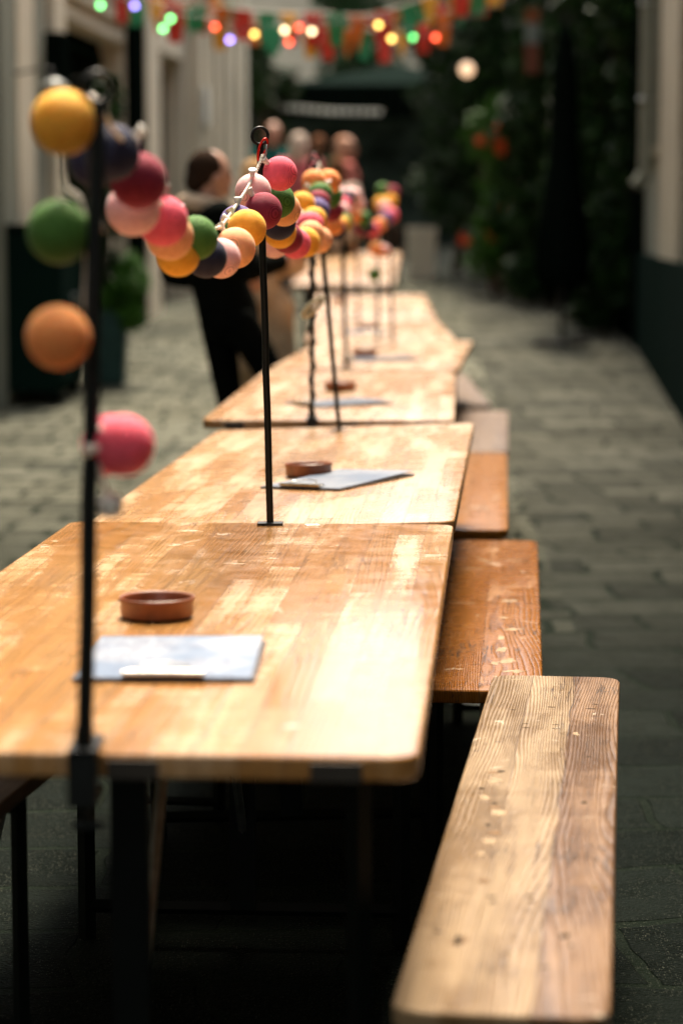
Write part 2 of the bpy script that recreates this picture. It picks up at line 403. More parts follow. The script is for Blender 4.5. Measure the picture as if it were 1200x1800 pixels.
WT = [wood('varnished_table_wood_a', .052, .46, seed=1.0, wear=.40, rough=(.20, .32), spec=.55, grain=.55, bmp=.25, pale=(.53, .355, .20), mid=(.43, .225, .078), orange=(.33, .135, .026)),
      wood('varnished_table_wood_b', .052, .50, seed=5.3, wear=.52, rough=(.26, .34), spec=.45, grain=.6, bmp=.3, pale=(.52, .36, .215), mid=(.43, .25, .105), orange=(.33, .145, .034)),
      wood('varnished_table_wood_c', .052, .46, seed=9.1, wear=.50, rough=(.26, .34), spec=.45, grain=.6, bmp=.3, pale=(.51, .35, .21), mid=(.41, .235, .095), orange=(.32, .138, .030))]
T2_ROLL = .036
TAB = [
 (WT[0], (.088, 2.72), (.228, 4.875), 'nearest folding table with a rounded near corner, black pole clamped to its front edge'),
 (WT[1], (.230, 4.893), (.402, 7.33), 'second folding table from the front, carrying the clipboard turned askew and an ashtray'),
 (WT[2], (.350, 7.46), (.468, 9.98), 'third folding table, its dark clipped near edge standing clear of the second'),
 (WT[1], (.485, 10.03), (.672, 12.42), 'fourth folding table, jutting furthest right of the row in the background'),
 (WT[2], (.596, 12.5), (.60, 14.85), 'fifth folding table, behind the one that juts furthest right'),
]
for i, (m, a, b, lab) in enumerate(TAB):
    zt = .77 + (.004 if i in (1, 3) else 0)
    tt = place_table(m, a, b, zt, zt, lab)
    if i == 1: tt.rotation_euler.y = -T2_ROLL        # the second table has sagged to its left
place_table(WT[1], (.594, 14.9), (.590, 17.3), .775, .775 + .09, 'sixth folding table, last one before the gap in the row')
place_table(WT[2], (.40, 18.3), (.48, 20.6), .91, 1.00, 'seventh folding table, first one beyond the gap in the row')
place_table(WT[1], (.48, 20.65), (.56, 22.95), 1.005, 1.095, 'eighth folding table, farthest of the row up the lane')

# ------------------------------------------------------------ benches
def make_bench(mat, L, label, W=.25, z=.48):
    t = empty('folding_bench'); tag(t, label, 'bench', 'wooden folding benches beside the tables')
    bm = bmesh.new(); rounded_top(bm, -W, 0, 0, L, -.027, 0, .040, .006)
    put('seat', bm, mat, t, autosmooth=35)
    for y, d in ((.30, 1), (L - .30, -1)):
        for x in (-W + .035, -.035):
            bm = bmesh.new(); tube(bm, [(x, y, -.03), (x, y, -z + .004)], .014, 4); put('leg', bm, M['frame'], t)
        bm = bmesh.new(); tube(bm, [(-W + .035, y, -z + .05), (-.035, y, -z + .05)], .010, 4)
        put('crossbar', bm, M['frame'], t); bm = bmesh.new()
        tube(bm, [(-W + .035, y, -.06), (-.035, y, -.06)], .010, 4); put('crossbar', bm, M['frame'], t)
        bm = bmesh.new(); tube(bm, [(-W / 2, y, -z + .12), (-W / 2, y + d * .33, -.035)], .007, 6); put('brace', bm, M['galv'], t)
        bm = bmesh.new(); box(bm, -W + .02, -.02, y + d * .31, y + d * .35, -.034, -.028); put('hinge_plate', bm, M['galv'], t)
    return t
def place_bench(mat, p0, p1, z0, label, z1=None, W=.25):
    a = Vector(p0); b = Vector(p1); L = (b - a).length; z1 = z0 if z1 is None else z1
    t = make_bench(mat, L, label, W, .48); t.location = (a.x, a.y, z0)
    t.rotation_euler = (math.atan2(z1 - z0, L), 0, math.atan2(-(b.x - a.x), b.y - a.y)); return t
WB1 = wood('bare_weathered_bench_wood', .086, 9, pale=(.38, .27, .155), mid=(.26, .16, .075), orange=(.16, .088, .028), wear=.62, seed=3.0, crack=1.0, rough=(.36, .50), spec=.35, gscale=1.7, brown_x=-.088, grain=1.1, bmp=1.3, mk_s=1.6)
WB2 = wood('orange_varnished_bench_wood', .125, 9, pale=(.42, .24, .11), mid=(.27, .10, .010), orange=(.19, .058, .003), wear=.16, seed=11.0, crack=.8, rough=(.26, .42), spec=.12, gscale=1.6, bmp=.8, grain=1.3, mk_s=1.3)
WB3 = wood('varnished_bench_wood', .125, 9, pale=(.42, .24, .11), mid=(.31, .125, .016), orange=(.26, .09, .005), wear=.2, seed=16.0, rough=(.3, .42), spec=.15)
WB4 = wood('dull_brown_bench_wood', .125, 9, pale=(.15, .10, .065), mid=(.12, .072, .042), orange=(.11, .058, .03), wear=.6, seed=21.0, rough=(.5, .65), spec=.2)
M['dent'] = simple('dirt_filled_dent', (.05, .035, .022), .9, spec=.1)
bench1 = place_bench(WB1, (.305, 2.66), (.553, 4.74), .48, 'pale bare-wood bench in the right foreground, grain raised and cracked', W=.252)
seat = [c for c in bench1.children if c.name.startswith('seat')][0]
inv1 = (Matrix.Translation(bench1.location) @ bench1.rotation_euler.to_matrix().to_4x4()).inverted()
def on_plane(px, py, h):
    r = ray(px, py); t = (h - CAM_H) / r.z; return Vector((r.x * t, r.y * t, h))
for px, py, a, b in ((924, 1272, .007, .0022), (924, 1279, .007, .002), (976, 1274, .007, .002), (976, 1281, .008, .0025), (968, 1243, .009, .0022), (1038, 1246, .010, .003), (1046, 1238, .006, .003),
                     (902, 1248, .006, .002), (862, 1576, .007, .004), (866, 1586, .007, .004), (930, 1574, .007, .004), (934, 1585, .008, .005), (1026, 1411, .006, .006), (990, 1646, .007, .010), (1002, 1662, .004, .008),
                     (803, 1652, .005, .022), (770, 1638, .008, .004), (868, 1412, .005, .005), (846, 1386, .006, .006), (880, 1356, .007, .006), (858, 1450, .005, .006), (1034, 1330, .005, .003), (956, 1700, .006, .004)):
    p = inv1 @ on_plane(px, py, .48); bm = bmesh.new(); n = 9; vs = []
    for k in range(n):
        an = 2 * math.pi * k / n; q = random.uniform(.65, 1.15); vs.append(bm.verts.new((p.x + a * q * math.cos(an), p.y + b * 1.2 * q * math.sin(an), .0004)))
    bm.faces.new(vs); r_ = bmesh.ops.extrude_face_region(bm, geom=bm.faces[:])
    for v in [v for v in r_['geom'] if isinstance(v, bmesh.types.BMVert)]: v.co.z = -.003
    bmesh.ops.recalc_face_normals(bm, faces=bm.faces[:])
    put('dent', bm, M['dent'], seat)
bench2 = place_bench(WB2, (.391, 4.62), (.560, 6.86), .475, 'deep orange varnished bench with a worn white streak, just behind the pale one', W=.252)
def flakes(part, inv, h, spots, mat, name):
    for px, py, a, b, rot in spots:
        p = inv @ on_plane(px, py, h); bm = bmesh.new(); n = 22; vs = []
        for k in range(n):
            an = 2 * math.pi * k / n; q = random.uniform(.45, 1.2); x_, y_ = 1.5 * a * q * math.cos(an), 1.6 * b * q * math.sin(an)
            vs.append(bm.verts.new((p.x + x_ * math.cos(rot) - y_ * math.sin(rot), p.y + x_ * math.sin(rot) + y_ * math.cos(rot), .0003)))
        bm.faces.new(vs); r_ = bmesh.ops.extrude_face_region(bm, geom=bm.faces[:])
        for v in [v for v in r_['geom'] if isinstance(v, bmesh.types.BMVert)]: v.co.z = -.002
        bmesh.ops.recalc_face_normals(bm, faces=bm.faces[:]); put(name, bm, mat, part)
M['bare'] = simple('bare_wood_scuff', (.33, .235, .145), .8, 0, .25, 60, .3, spec=.2)
M['bare2'] = simple('brown_wood_scuff', (.17, .095, .04), .7, 0, .3, 60, .3, spec=.2)
flakes(seat, inv1, .48, [(868, 1372, .010, .014, 0), (850, 1402, .007, .012, .2), (876, 1428, .009, .020, 0), (862, 1478, .008, .014, .3), (846, 1500, .005, .010, 0), (905, 1195, .014, .004, 0), (1012, 1290, .004, .012, .2)], M['bare'], 'scuff')
flakes(seat, inv1, .48, [(866, 1358, .008, .008, .5), (872, 1420, .007, .008, .4), (868, 1464, .007, .010, .7), (852, 1548, .006, .010, 0), (806, 1655, .006, .018, -.3), (1045, 1560, .005, .012, 0)], M['bare2'], 'worn_spot')
seat2 = [c for c in bench2.children if c.name.startswith('seat')][0]
inv2 = (Matrix.Translation(bench2.location) @ bench2.rotation_euler.to_matrix().to_4x4()).inverted()
flakes(seat2, inv2, .475, [(893, 1056, .015, .012, 0), (884, 1086, .009, .008, 0), (900, 1106, .014, .012, .2), (880, 1120, .006, .02, 0), (882, 1142, .010, .022, .1), (890, 1162, .014, .020, 0), (905, 1180, .016, .012, 0), (870, 1166, .006, .016, 0),
     (826, 1000, .03, .003, .4), (850, 985, .004, .03, .5), (900, 985, .02, .004, 0), (815, 1060, .024, .003, 0)], M['bare'], 'scuff')
place_bench(WB3, (.490, 7.06), (.649, 9.45), .48, 'orange bench third along on the right, beside the second table')
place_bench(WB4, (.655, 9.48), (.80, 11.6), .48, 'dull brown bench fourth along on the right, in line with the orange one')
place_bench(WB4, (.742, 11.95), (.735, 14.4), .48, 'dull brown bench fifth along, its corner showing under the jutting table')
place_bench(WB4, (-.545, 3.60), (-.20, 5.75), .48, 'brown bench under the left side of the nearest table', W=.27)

# ------------------------------------------------------------ poles
def ring_top(bm, p, rad=.017, rz=0.0, tilt=0.0):
    Mx = Matrix.Rotation(rz, 3, 'Z') @ Matrix.Rotation(tilt, 3, 'X')
    torus(bm, p, rad, .0033, Mx, 30, 8)
def pole(p0, p1, label, r=.0072, base='plate', ring=True, rz=0.3, wrap=False):
    p0, p1 = Vector(p0), Vector(p1)
    t = empty('light_pole', p0); tag(t, label, 'pole', 'black poles holding up the lights')
    d = p1 - p0
    bm = bmesh.new()
    pts = [Vector((0, 0, 0)) + d * (k / 10) for k in range(11)]
    for k in range(1, 10): pts[k] += Vector((random.uniform(-1, 1), random.uniform(-1, 1), 0)) * .0008
    tube(bm, pts, r, 12); put('rod', bm, M['black'], t, autosmooth=40)
    if base == 'plate':
        bm = bmesh.new(); box(bm, -.026, .026, -.016, .016, 0, .004, .001); put('base_plate', bm, M['black'], t)
    elif base == 'clamp':
        bm = bmesh.new(); box(bm, -.017, .017, -.030, -.005, -.055, .008, .003)
        box(bm, -.017, .017, -.030, .06, .0, .010, .002); box(bm, -.017, .017, -.030, .06, -.058, -.050, .002)
        tube(bm, [(0, .03, -.09), (0, .03, -.034)], .005, 8); box(bm, -.018, .018, .026, .034, -.098, -.088, .002)
        tube(bm, [(0, 0, .005), (0, 0, .03)], .011, 12)
        put('clamp', bm, M['black'], t)
    if ring:
        bm = bmesh.new(); ring_top(bm, d + Vector((0, 0, .018)), .0165, rz); put('ring', bm, M['black'], t, smooth=True)
    if wrap:
        bm = bmesh.new(); pts = []
        for k in range(180):
            q = k / 179; a = q * 2 * math.pi * 9 + .5 * math.sin(q * 20)
            pts.append(d * (q * .97) + Vector((math.cos(a), math.sin(a), 0)) * (r + .003))
        tube(bm, pts, .0028, 6); put('cable', bm, M['black'], t, smooth=True)
    return t
pole((-.296, 2.735, .772), at(172, 182, 2.745), 'thick blurred pole nearest the camera, clamped to the front edge of the first table', base='clamp', r=.0095)
pole((-.144, 4.86, .772), at(457, 255, 4.86), 'slim pole on a small foot plate where the first and second tables meet')
pole((-.006, 7.20, .760), at(553, 290, 7.12), 'leaning pole rising from the far end of the second table', rz=.5)
pole((-.091, 7.452, .772), at(549, 300, 7.3), 'upright pole with cable wound round it, clamped to the third table', base='clamp', rz=-.4, wrap=True)
pole((.020, 10.1, .776), at(600, 345, 10.05), 'pole standing where the third and fourth tables meet', r=.009, rz=.2)
pole((.187, 12.46, .776), at(664, 345, 12.4), 'left one of the two thin poles where the fourth and fifth tables meet', r=.008)
pole((.262, 12.46, .776), at(684, 340, 12.4), 'right one of the two thin poles where the fourth and fifth tables meet', r=.008)
pole((.10, 14.88, .776), at(628, 350, 14.85), 'faint farther pole between the fifth and sixth tables', r=.008)

# ------------------------------------------------------------ ball garlands
BALL_R = .0358
bm = bmesh.new(); bmesh.ops.create_uvsphere(bm, u_segments=40, v_segments=24, radius=BALL_R)
for f in bm.faces: f.smooth = True
BALL_ME = {}
base_me = bpy.data.meshes.new('ball'); bm.to_mesh(base_me); bm.free()
for k, m in BM.items():
    me = base_me.copy(); me.materials.append(m); BALL_ME[k] = me
bm = bmesh.new(); lathe(bm, [(.002, -.004), (.0045, 0), (.005, .006), (.0075, .016), (.0085, .018), (.006, .0185)], 12)
for f in bm.faces: f.smooth = True
SOCK = bpy.data.meshes.new('socket'); bm.to_mesh(SOCK); bm.free(); SOCK.materials.append(M['plastic'])
def garland(label, cordpts, balls, loc=None, twist=True, rad=.0018):
    pts = spline(cordpts, 10); o = Vector(cordpts[0])
    t = empty('string_light', o); tag(t, label, 'string light', 'ball light garlands between the poles')
    # resample densely and twist two strands
    dense = spline(pts, 6) if twist else pts
    bm = bmesh.new(); acc = 0
    A, B = [], []
    for i, p in enumerate(dense):
        if i: acc += (dense[i] - dense[i - 1]).length
        T = (dense[min(i + 1, len(dense) - 1)] - dense[max(i - 1, 0)]).normalized(); N = T.orthogonal().normalized(); Bn = T.cross(N)
        a = acc * 2 * math.pi / .016; off = (N * math.cos(a) + Bn * math.sin(a)) * rad * 1.1
        A.append(p - o + off); B.append(p - o - off)
    tube(bm, A, rad, 5); tube(bm, B, rad, 5)
    put('cord', bm, M['cord'], t, smooth=True)
    for i, (col, c) in enumerate(balls):
        b = bpy.data.objects.new('ball_shade', BALL_ME[col]); link(b, t); b.location = Vector(c) - o
        near = min(pts, key=lambda q: (q - Vector(c)).length); dr = (near - Vector(c))
        dr = dr.normalized() if dr.length > .004 else Vector((0, 0, 1))
        b.rotation_euler = (random.uniform(0, 6), random.uniform(0, 3), random.uniform(0, 6))
        b['label'] = col.replace('_', ' ') + ' ball shade'
        s_ = bpy.data.objects.new('socket', SOCK); link(s_, b)
        inv = b.rotation_euler.to_matrix().inverted()
        s_.location = inv @ (dr * (BALL_R - .003)); s_.rotation_euler = (inv @ dr).to_track_quat('Z', 'Y').to_euler()
        sc_ = random.uniform(.96, 1.04); b.scale = (sc_, sc_, sc_)
    return t
Z = 2.75
garland('ball lights hanging straight down beside the nearest pole, ending in a white plug',
        [at(168, 178, Z), at(150, 185, Z), at(118, 225, Z + .03), at(110, 280, Z), at(116, 330, Z), at(142, 358, Z), at(153, 450, Z + .01), at(150, 535, Z), at(160, 562, Z),
         at(162, 650, Z + .01), at(166, 735, Z), at(182, 762, Z - .02), at(176, 830, Z - .01), at(190, 868, Z), at(194, 885, Z)],
        [('yellow', at(112, 215, Z - .01)), ('green', at(104, 408, Z)), ('orange', at(103, 593, Z - .1)), ('pink', at(217, 783, Z)), ('pink', at(196, 782, Z + .09))])
g0 = [o for o in C.objects if o.name.startswith('string_light')][-1]
bm = bmesh.new(); e = at(194, 885, Z) - g0.location
tube(bm, [e + Vector((0, 0, .012)), e + Vector((0, 0, .006)), e - Vector((0, 0, .012)), e - Vector((0, 0, .016))], [.007, .015, .014, .008], 12)
put('plug', bm, M['plastic'], g0, smooth=True)
garland('near garland of ball lights sagging from the first pole to the second',
        [at(172, 178, 2.76), at(200, 228, 2.9), at(238, 275, 3.1), at(262, 330, 3.3), at(300, 375, 3.6), at(345, 398, 4.0), at(385, 400, 4.3), at(412, 366, 4.55), at(440, 322, 4.74), at(456, 288, 4.82), at(462, 272, 4.84)],
        [('navy', at(196, 268, 3.0)), ('navy', at(170, 282, 3.12)), ('magenta', at(244, 318, 3.12)), ('pale_pink', at(234, 368, 3.35)), ('pink', at(286, 388, 3.5)), ('peach', at(298, 415, 3.68)), ('green', at(344, 418, 3.86)),
         ('yellow', at(313, 448, 3.85)), ('navy', at(362, 452, 4.0)), ('pale_pink', at(388, 454, 4.15)), ('peach', at(413, 436, 4.32)), ('green', at(426, 410, 4.5)), ('yellow', at(434, 402, 4.42)),
         ('purple', at(418, 392, 4.6)), ('magenta', at(463, 371, 4.72)), ('pale_pink', at(445, 337, 4.78)), ('pink', at(492, 305, 4.86))])
garland('middle garland of ball lights from the second pole to the pair of poles behind',
        [at(463, 272, 4.86), at(475, 300, 4.95), at(488, 345, 5.1), at(488, 390, 5.35), at(500, 410, 5.7), at(515, 410, 6.0), at(530, 398, 6.3), at(543, 370, 6.6), at(551, 335, 6.85), at(559, 300, 7.0), at(561, 285, 7.05)],
        [('green', at(488, 353, 5.02)), ('peach', at(499, 368, 5.12)), ('navy', at(490, 392, 5.25)), ('yellow', at(492, 408, 5.36)), ('magenta', at(505, 418, 5.52)), ('pale_pink', at(482, 426, 5.62)), ('pink', at(519, 428, 5.7)),
         ('yellow', at(536, 426, 5.85)), ('peach', at(546, 412, 6.1)), ('peach', at(561, 422, 6.3)), ('pink', at(545, 396, 6.35)), ('yellow', at(552, 386, 6.5)), ('purple', at(556, 371, 6.65)), ('magenta', at(559, 356, 6.75)), ('green', at(563, 343, 6.85)),
         ('orange', at(551, 320, 6.92)), ('orange', at(577, 320, 6.98)), ('yellow', at(531, 360, 6.6))])
garland('farther garland of ball lights between the third and fourth stands of poles',
        [at(561, 287, 7.2), at(572, 310, 7.5), at(588, 350, 8.0), at(596, 385, 8.7), at(603, 380, 9.3), at(604, 350, 9.8), at(606, 335, 10.0)],
        [('green', at(582, 345, 7.5)), ('magenta', at(584, 370, 7.7)), ('orange', at(586, 395, 8.0)), ('navy', at(592, 405, 8.3)), ('yellow', at(598, 396, 8.6)), ('green', at(604, 392, 8.8)), ('pale_pink', at(600, 372, 9.0)),
         ('pink', at(602, 362, 9.2)), ('navy', at(609, 350, 9.4)), ('pale_pink', at(597, 344, 9.7)), ('pale_pink', at(616, 344, 9.9))])
garland('last garland of ball lights looping to the thin far poles',
        [at(606, 335, 10.1), at(616, 355, 10.4), at(632, 378, 10.9), at(655, 395, 11.5), at(675, 380, 12.0), at(682, 345, 12.3), at(684, 325, 12.35)],
        [('pale_pink', at(622, 345, 10.3)), ('pale_pink', at(628, 360, 10.4)), ('orange', at(622, 380, 10.6)), ('green', at(638, 385, 10.8)), ('navy', at(645, 398, 11.0)), ('magenta', at(634, 402, 11.1)), ('pink', at(655, 404, 11.3)), ('orange', at(667, 395, 11.5)),
         ('purple', at(678, 385, 11.7)), ('pink', at(688, 378, 11.9)), ('pale_pink', at(676, 366, 12.0)), ('yellow', at(668, 358, 12.1)), ('yellow', at(686, 354, 12.2)), ('magenta', at(690, 338, 12.3)), ('green', at(672, 334, 12.35)), ('purple', at(683, 370, 12.3))])
garland('short end of ball lights dangling below the far garland',
        [at(664, 400, 12.3), at(666, 430, 12.3), at(664, 460, 12.3), at(660, 492, 12.3)],
        [('orange', at(660, 438, 12.28)), ('pale_pink', at(674, 441, 12.35)), ('green', at(658, 483, 12.28))])

# carabiner and loose clip
t = empty('carabiner', at(461, 252, 4.84)); tag(t, 'red carabiner clipped through the ring of the second pole', 'carabiner')
def carab(mat, parent, W=.008, H=.022):
    bm = bmesh.new(); pts = []
    for k in range(33):
        a = 2 * math.pi * k / 32; pts.append(Vector((W * math.cos(a) * (1 + .25 * math.sin(a)), 0, H * math.sin(a))))
    Mx = Matrix.Rotation(.35, 3, 'Y') @ Matrix.Rotation(.6, 3, 'Z')
    tube(bm, [Mx @ p + Vector((0, 0, -.012)) for p in pts], .0025, 8); put('hook', bm, mat, parent, smooth=True)
carab(M['red'], t)
bm = bmesh.new(); tube(bm, [(.004, -.003, -.03), (.008, -.004, -.016), (.009, -.003, -.002)], .0018, 8); put('gate', bm, M['galv'], t, smooth=True)

# bundle of cable tied to the wound pole
t = empty('cable_bundle', at(550, 540, 7.24)); tag(t, 'small bundle of pale cable tied to the cable-wound pole', 'cable')
bm = bmesh.new()
for k in range(6):
    pts = []
    for i in range(25):
        a = 2 * math.pi * i / 24
        pts.append(Vector((.040 * math.cos(a) + random.uniform(-.002, .002), .010 * math.sin(a) * math.cos(k), .010 * math.sin(a) + .004 * math.sin(k * 2 + i * .2))))
    Mx = Matrix.Rotation(-.75, 3, 'Y'); tube(bm, [Mx @ p + Vector((0, -.012, 0)) for p in pts], .0036, 6)
put('coil', bm, simple('khaki_cable', (.42, .37, .24), .6), t, smooth=True)
bm = bmesh.new(); torus(bm, (0, -.012, 0), .012, .003, Matrix.Rotation(-.75, 3, 'Y') @ Matrix.Rotation(R(90), 3, 'Z'), 16, 6); put('tie', bm, M['plastic'], t, smooth=True)

# ------------------------------------------------------------ ashtrays
bm = bmesh.new()
lathe(bm, [(.050, 0), (.0545, .002), (.0565, .006), (.0565, .024), (.0585, .026), (.0592, .0295), (.0575, .0325), (.0545, .031), (.0530, .026), (.0515, .010), (.046, .007), (.001, .0065)], 48)
for f in bm.faces: f.smooth = True
ASH = bpy.data.meshes.new('ashtray'); bm.to_mesh(ASH); bm.free(); ASH.materials.append(M['terracotta'])
def t2z(x, y): return .774 - T2_ROLL * (.230 + .071 * (y - 4.893) - x)
def table_z(y): return .77 + (.0 if y < 4.88 else .004 if y < 7.4 else 0)
for x, y, z, sx, lab in [(-.286, 3.71, .771, 1.0, 'round brown terracotta ashtray on the nearest table'), (-.080, 5.90, t2z(-.08, 5.90) + .001, 1.0, 'round brown terracotta ashtray beside the askew clipboard on the second table'),
                  (-.004, 8.78, .771, 1.0, 'brown ashtray on the third table, behind the leaning pole'), (.103, 10.98, .775, 1.0, 'brown ashtray on the fourth table'),
                  (.146, 13.77, .771, 1.0, 'brown ashtray on the fifth table'), (-.01, 16.6, .775 + .065, 1.0, 'brown ashtray on the sixth table, the farthest one')]:
    o = bpy.data.objects.new('ashtray', ASH); link(o); o.location = (x, y, z); o.rotation_euler = (0, -T2_ROLL if abs(y - 5.9) < .1 else 0, x * 9)
    tag(o, lab, 'ashtray', 'terracotta ashtrays on the tables')

# ------------------------------------------------------------ clipboards with menus
def clipboard(cx, cy, z, rz, label, W=.225, L=.31, seed=0.0):
    t = empty('clipboard', (cx, cy, z), rz); tag(t, label, 'clipboard', 'menu clipboards on the tables')
    bm = bmesh.new(); rounded_top(bm, -W / 2, W / 2, 0, L, 0, .003, .008, .0008); put('board', bm, M['board'], t)
    bm = bmesh.new(); n = 10; vs = []
    for i in range(n + 1):
        y = .006 + (L - .012) * i / n; zz = .0045 + .004 * (i / n) ** 2
        vs.append((bm.verts.new((-W / 2 + .005, y, zz)), bm.verts.new((W / 2 - .005, y, zz + .002 * (i / n)))))
    for i in range(n): bm.faces.new((vs[i][0], vs[i][1], vs[i + 1][1], vs[i + 1][0]))
    r = bmesh.ops.extrude_face_region(bm, geom=bm.faces[:])
    for v in [v for v in r['geom'] if isinstance(v, bmesh.types.BMVert)]: v.co.z += .0006
    bmesh.ops.recalc_face_normals(bm, faces=bm.faces[:])
    put('menu_sheet', bm, paper('printed_menu_paper_%d' % int(seed), seed), t)
    bm = bmesh.new(); box(bm, -.055, .055, .004, .030, .0075, .0095, .0008)
    tube(bm, [(-.055, .006, .010), (.055, .006, .010)], .0042, 10)
    tube(bm, [(-.050, .028, .0105), (.050, .028, .0105)], .0016, 6)
    cl = put('clip', bm, M['steel'], t, autosmooth=40)
    bm = bmesh.new(); tube(bm, spline([(-.035, .012, .013), (-.030, .035, .016), (0, .048, .018), (.030, .035, .016), (.035, .012, .013)], 8), .0013, 6); put('wire_lever', bm, M['steel'], cl, smooth=True)
    return t
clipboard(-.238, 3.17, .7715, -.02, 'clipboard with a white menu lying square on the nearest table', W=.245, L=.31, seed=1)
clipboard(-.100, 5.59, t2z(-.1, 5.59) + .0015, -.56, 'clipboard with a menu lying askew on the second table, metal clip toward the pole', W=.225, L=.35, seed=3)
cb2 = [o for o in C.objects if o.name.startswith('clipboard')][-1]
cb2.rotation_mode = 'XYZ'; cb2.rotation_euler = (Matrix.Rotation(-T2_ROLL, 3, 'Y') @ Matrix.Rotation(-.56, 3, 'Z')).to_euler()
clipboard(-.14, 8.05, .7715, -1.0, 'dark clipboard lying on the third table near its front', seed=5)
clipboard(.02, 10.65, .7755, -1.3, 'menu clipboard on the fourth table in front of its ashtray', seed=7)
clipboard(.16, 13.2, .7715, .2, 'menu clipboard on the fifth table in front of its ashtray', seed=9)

# small scraps
bm = bmesh.new(); box(bm, -.0135, .0135, -.011, .011, 0, .0006)
o = put('paper_scrap', bm, simple('white_sticker', (.75, .68, .58), .6)); o.location = at(549, 927, 4.86); o.location.z = .7705; o.rotation_euler = (0, 0, .25)
tag(o, 'tiny white paper scrap on the table beside the foot plate of the second pole', 'paper')
bm = bmesh.new(); vs = [bm.verts.new(v) for v in ((-.06, 0, .002), (.05, -.03, .002), (.07, .05, .012), (-.02, .07, .006))]; f = bm.faces.new(vs)
r = bmesh.ops.extrude_face_region(bm, geom=[f])
for v in [v for v in r['geom'] if isinstance(v, bmesh.types.BMVert)]: v.co.z += .0012
o = put('paper_napkin', bm, simple('grey_paper', (.30, .32, .30), .8)); o.location = (.37, 6.85, 0.002); tag(o, 'crumpled pale napkin on the paving under the orange bench', 'napkin')

# ------------------------------------------------------------ facades
DIR = math.atan2(1, .064)
def plaster(name, col, rough=.85, streak=.3, spec=.3):
    s = NT(name); v = s.coord((1, 1, 1))
    n1 = s.noise(v, 1.2, 5, .6); n2 = s.noise(s.coord((4, 4, .4)), 1.5, 5, .65); n3 = s.noise(v, 40, 3)
    c = s.mix(s.smooth(n1, .3, .7), tuple(x * .82 for x in col), col)
    c = s.mix(s.math('MULTIPLY', s.smooth(n2, .5, .75), streak), c, tuple(x * .5 for x in col))
    return s.out(c, rough, s.bump(n3, .3, .003), spec=spec)
M['cream'] = plaster('cream_stucco', (.40, .36, .28)); M['cream2'] = plaster('warm_cream_stucco', (.60, .54, .43))
M['greyst'] = plaster('grey_green_stucco', (.20, .21, .17)); M['darkst'] = plaster('dark_green_boards', (.003, .0055, .0042), 1.0, spec=0)
M['teal'] = plaster('dark_teal_paint', (.004, .0135, .0105), .95, .2, spec=.01); M['void'] = simple('dark_interior', (.003, .0045, .0035), .9, spec=.0)
M['glass'] = NT('dark_window_glass').out((.01, .014, .013), .06, spec=.6)
M['tealglass'] = NT('green_tinted_glass').out((.05, .11, .095), .22, spec=.6)
def wall_boxes(bm, u0, u1, z0, z1, y0, y1, openings):
    us = sorted({u0, u1, *[a for o in openings for a in (o[0], o[1])]}); zs = sorted({z0, z1, *[a for o in openings for a in (o[2], o[3])]})
    for i in range(len(us) - 1):
        zrun = None
        for k in range(len(zs) - 1):
            uc, zc = (us[i] + us[i + 1]) / 2, (zs[k] + zs[k + 1]) / 2
            solid = not any(o[0] < uc < o[1] and o[2] < zc < o[3] for o in openings)
            if solid and zrun is None: zrun = zs[k]
            if (not solid or k == len(zs) - 2) and zrun is not None:
                box(bm, us[i], us[i + 1], y0, y1, zrun, zs[k + 1] if solid else zs[k]); zrun = None
    bmesh.ops.remove_doubles(bm, verts=bm.verts[:], dist=1e-5)
    return bm
def left_x(Y): return -2.47 + .064 * (Y - 17.5)
def right_x(Y): return 2.40 + .064 * (Y - 17.0)
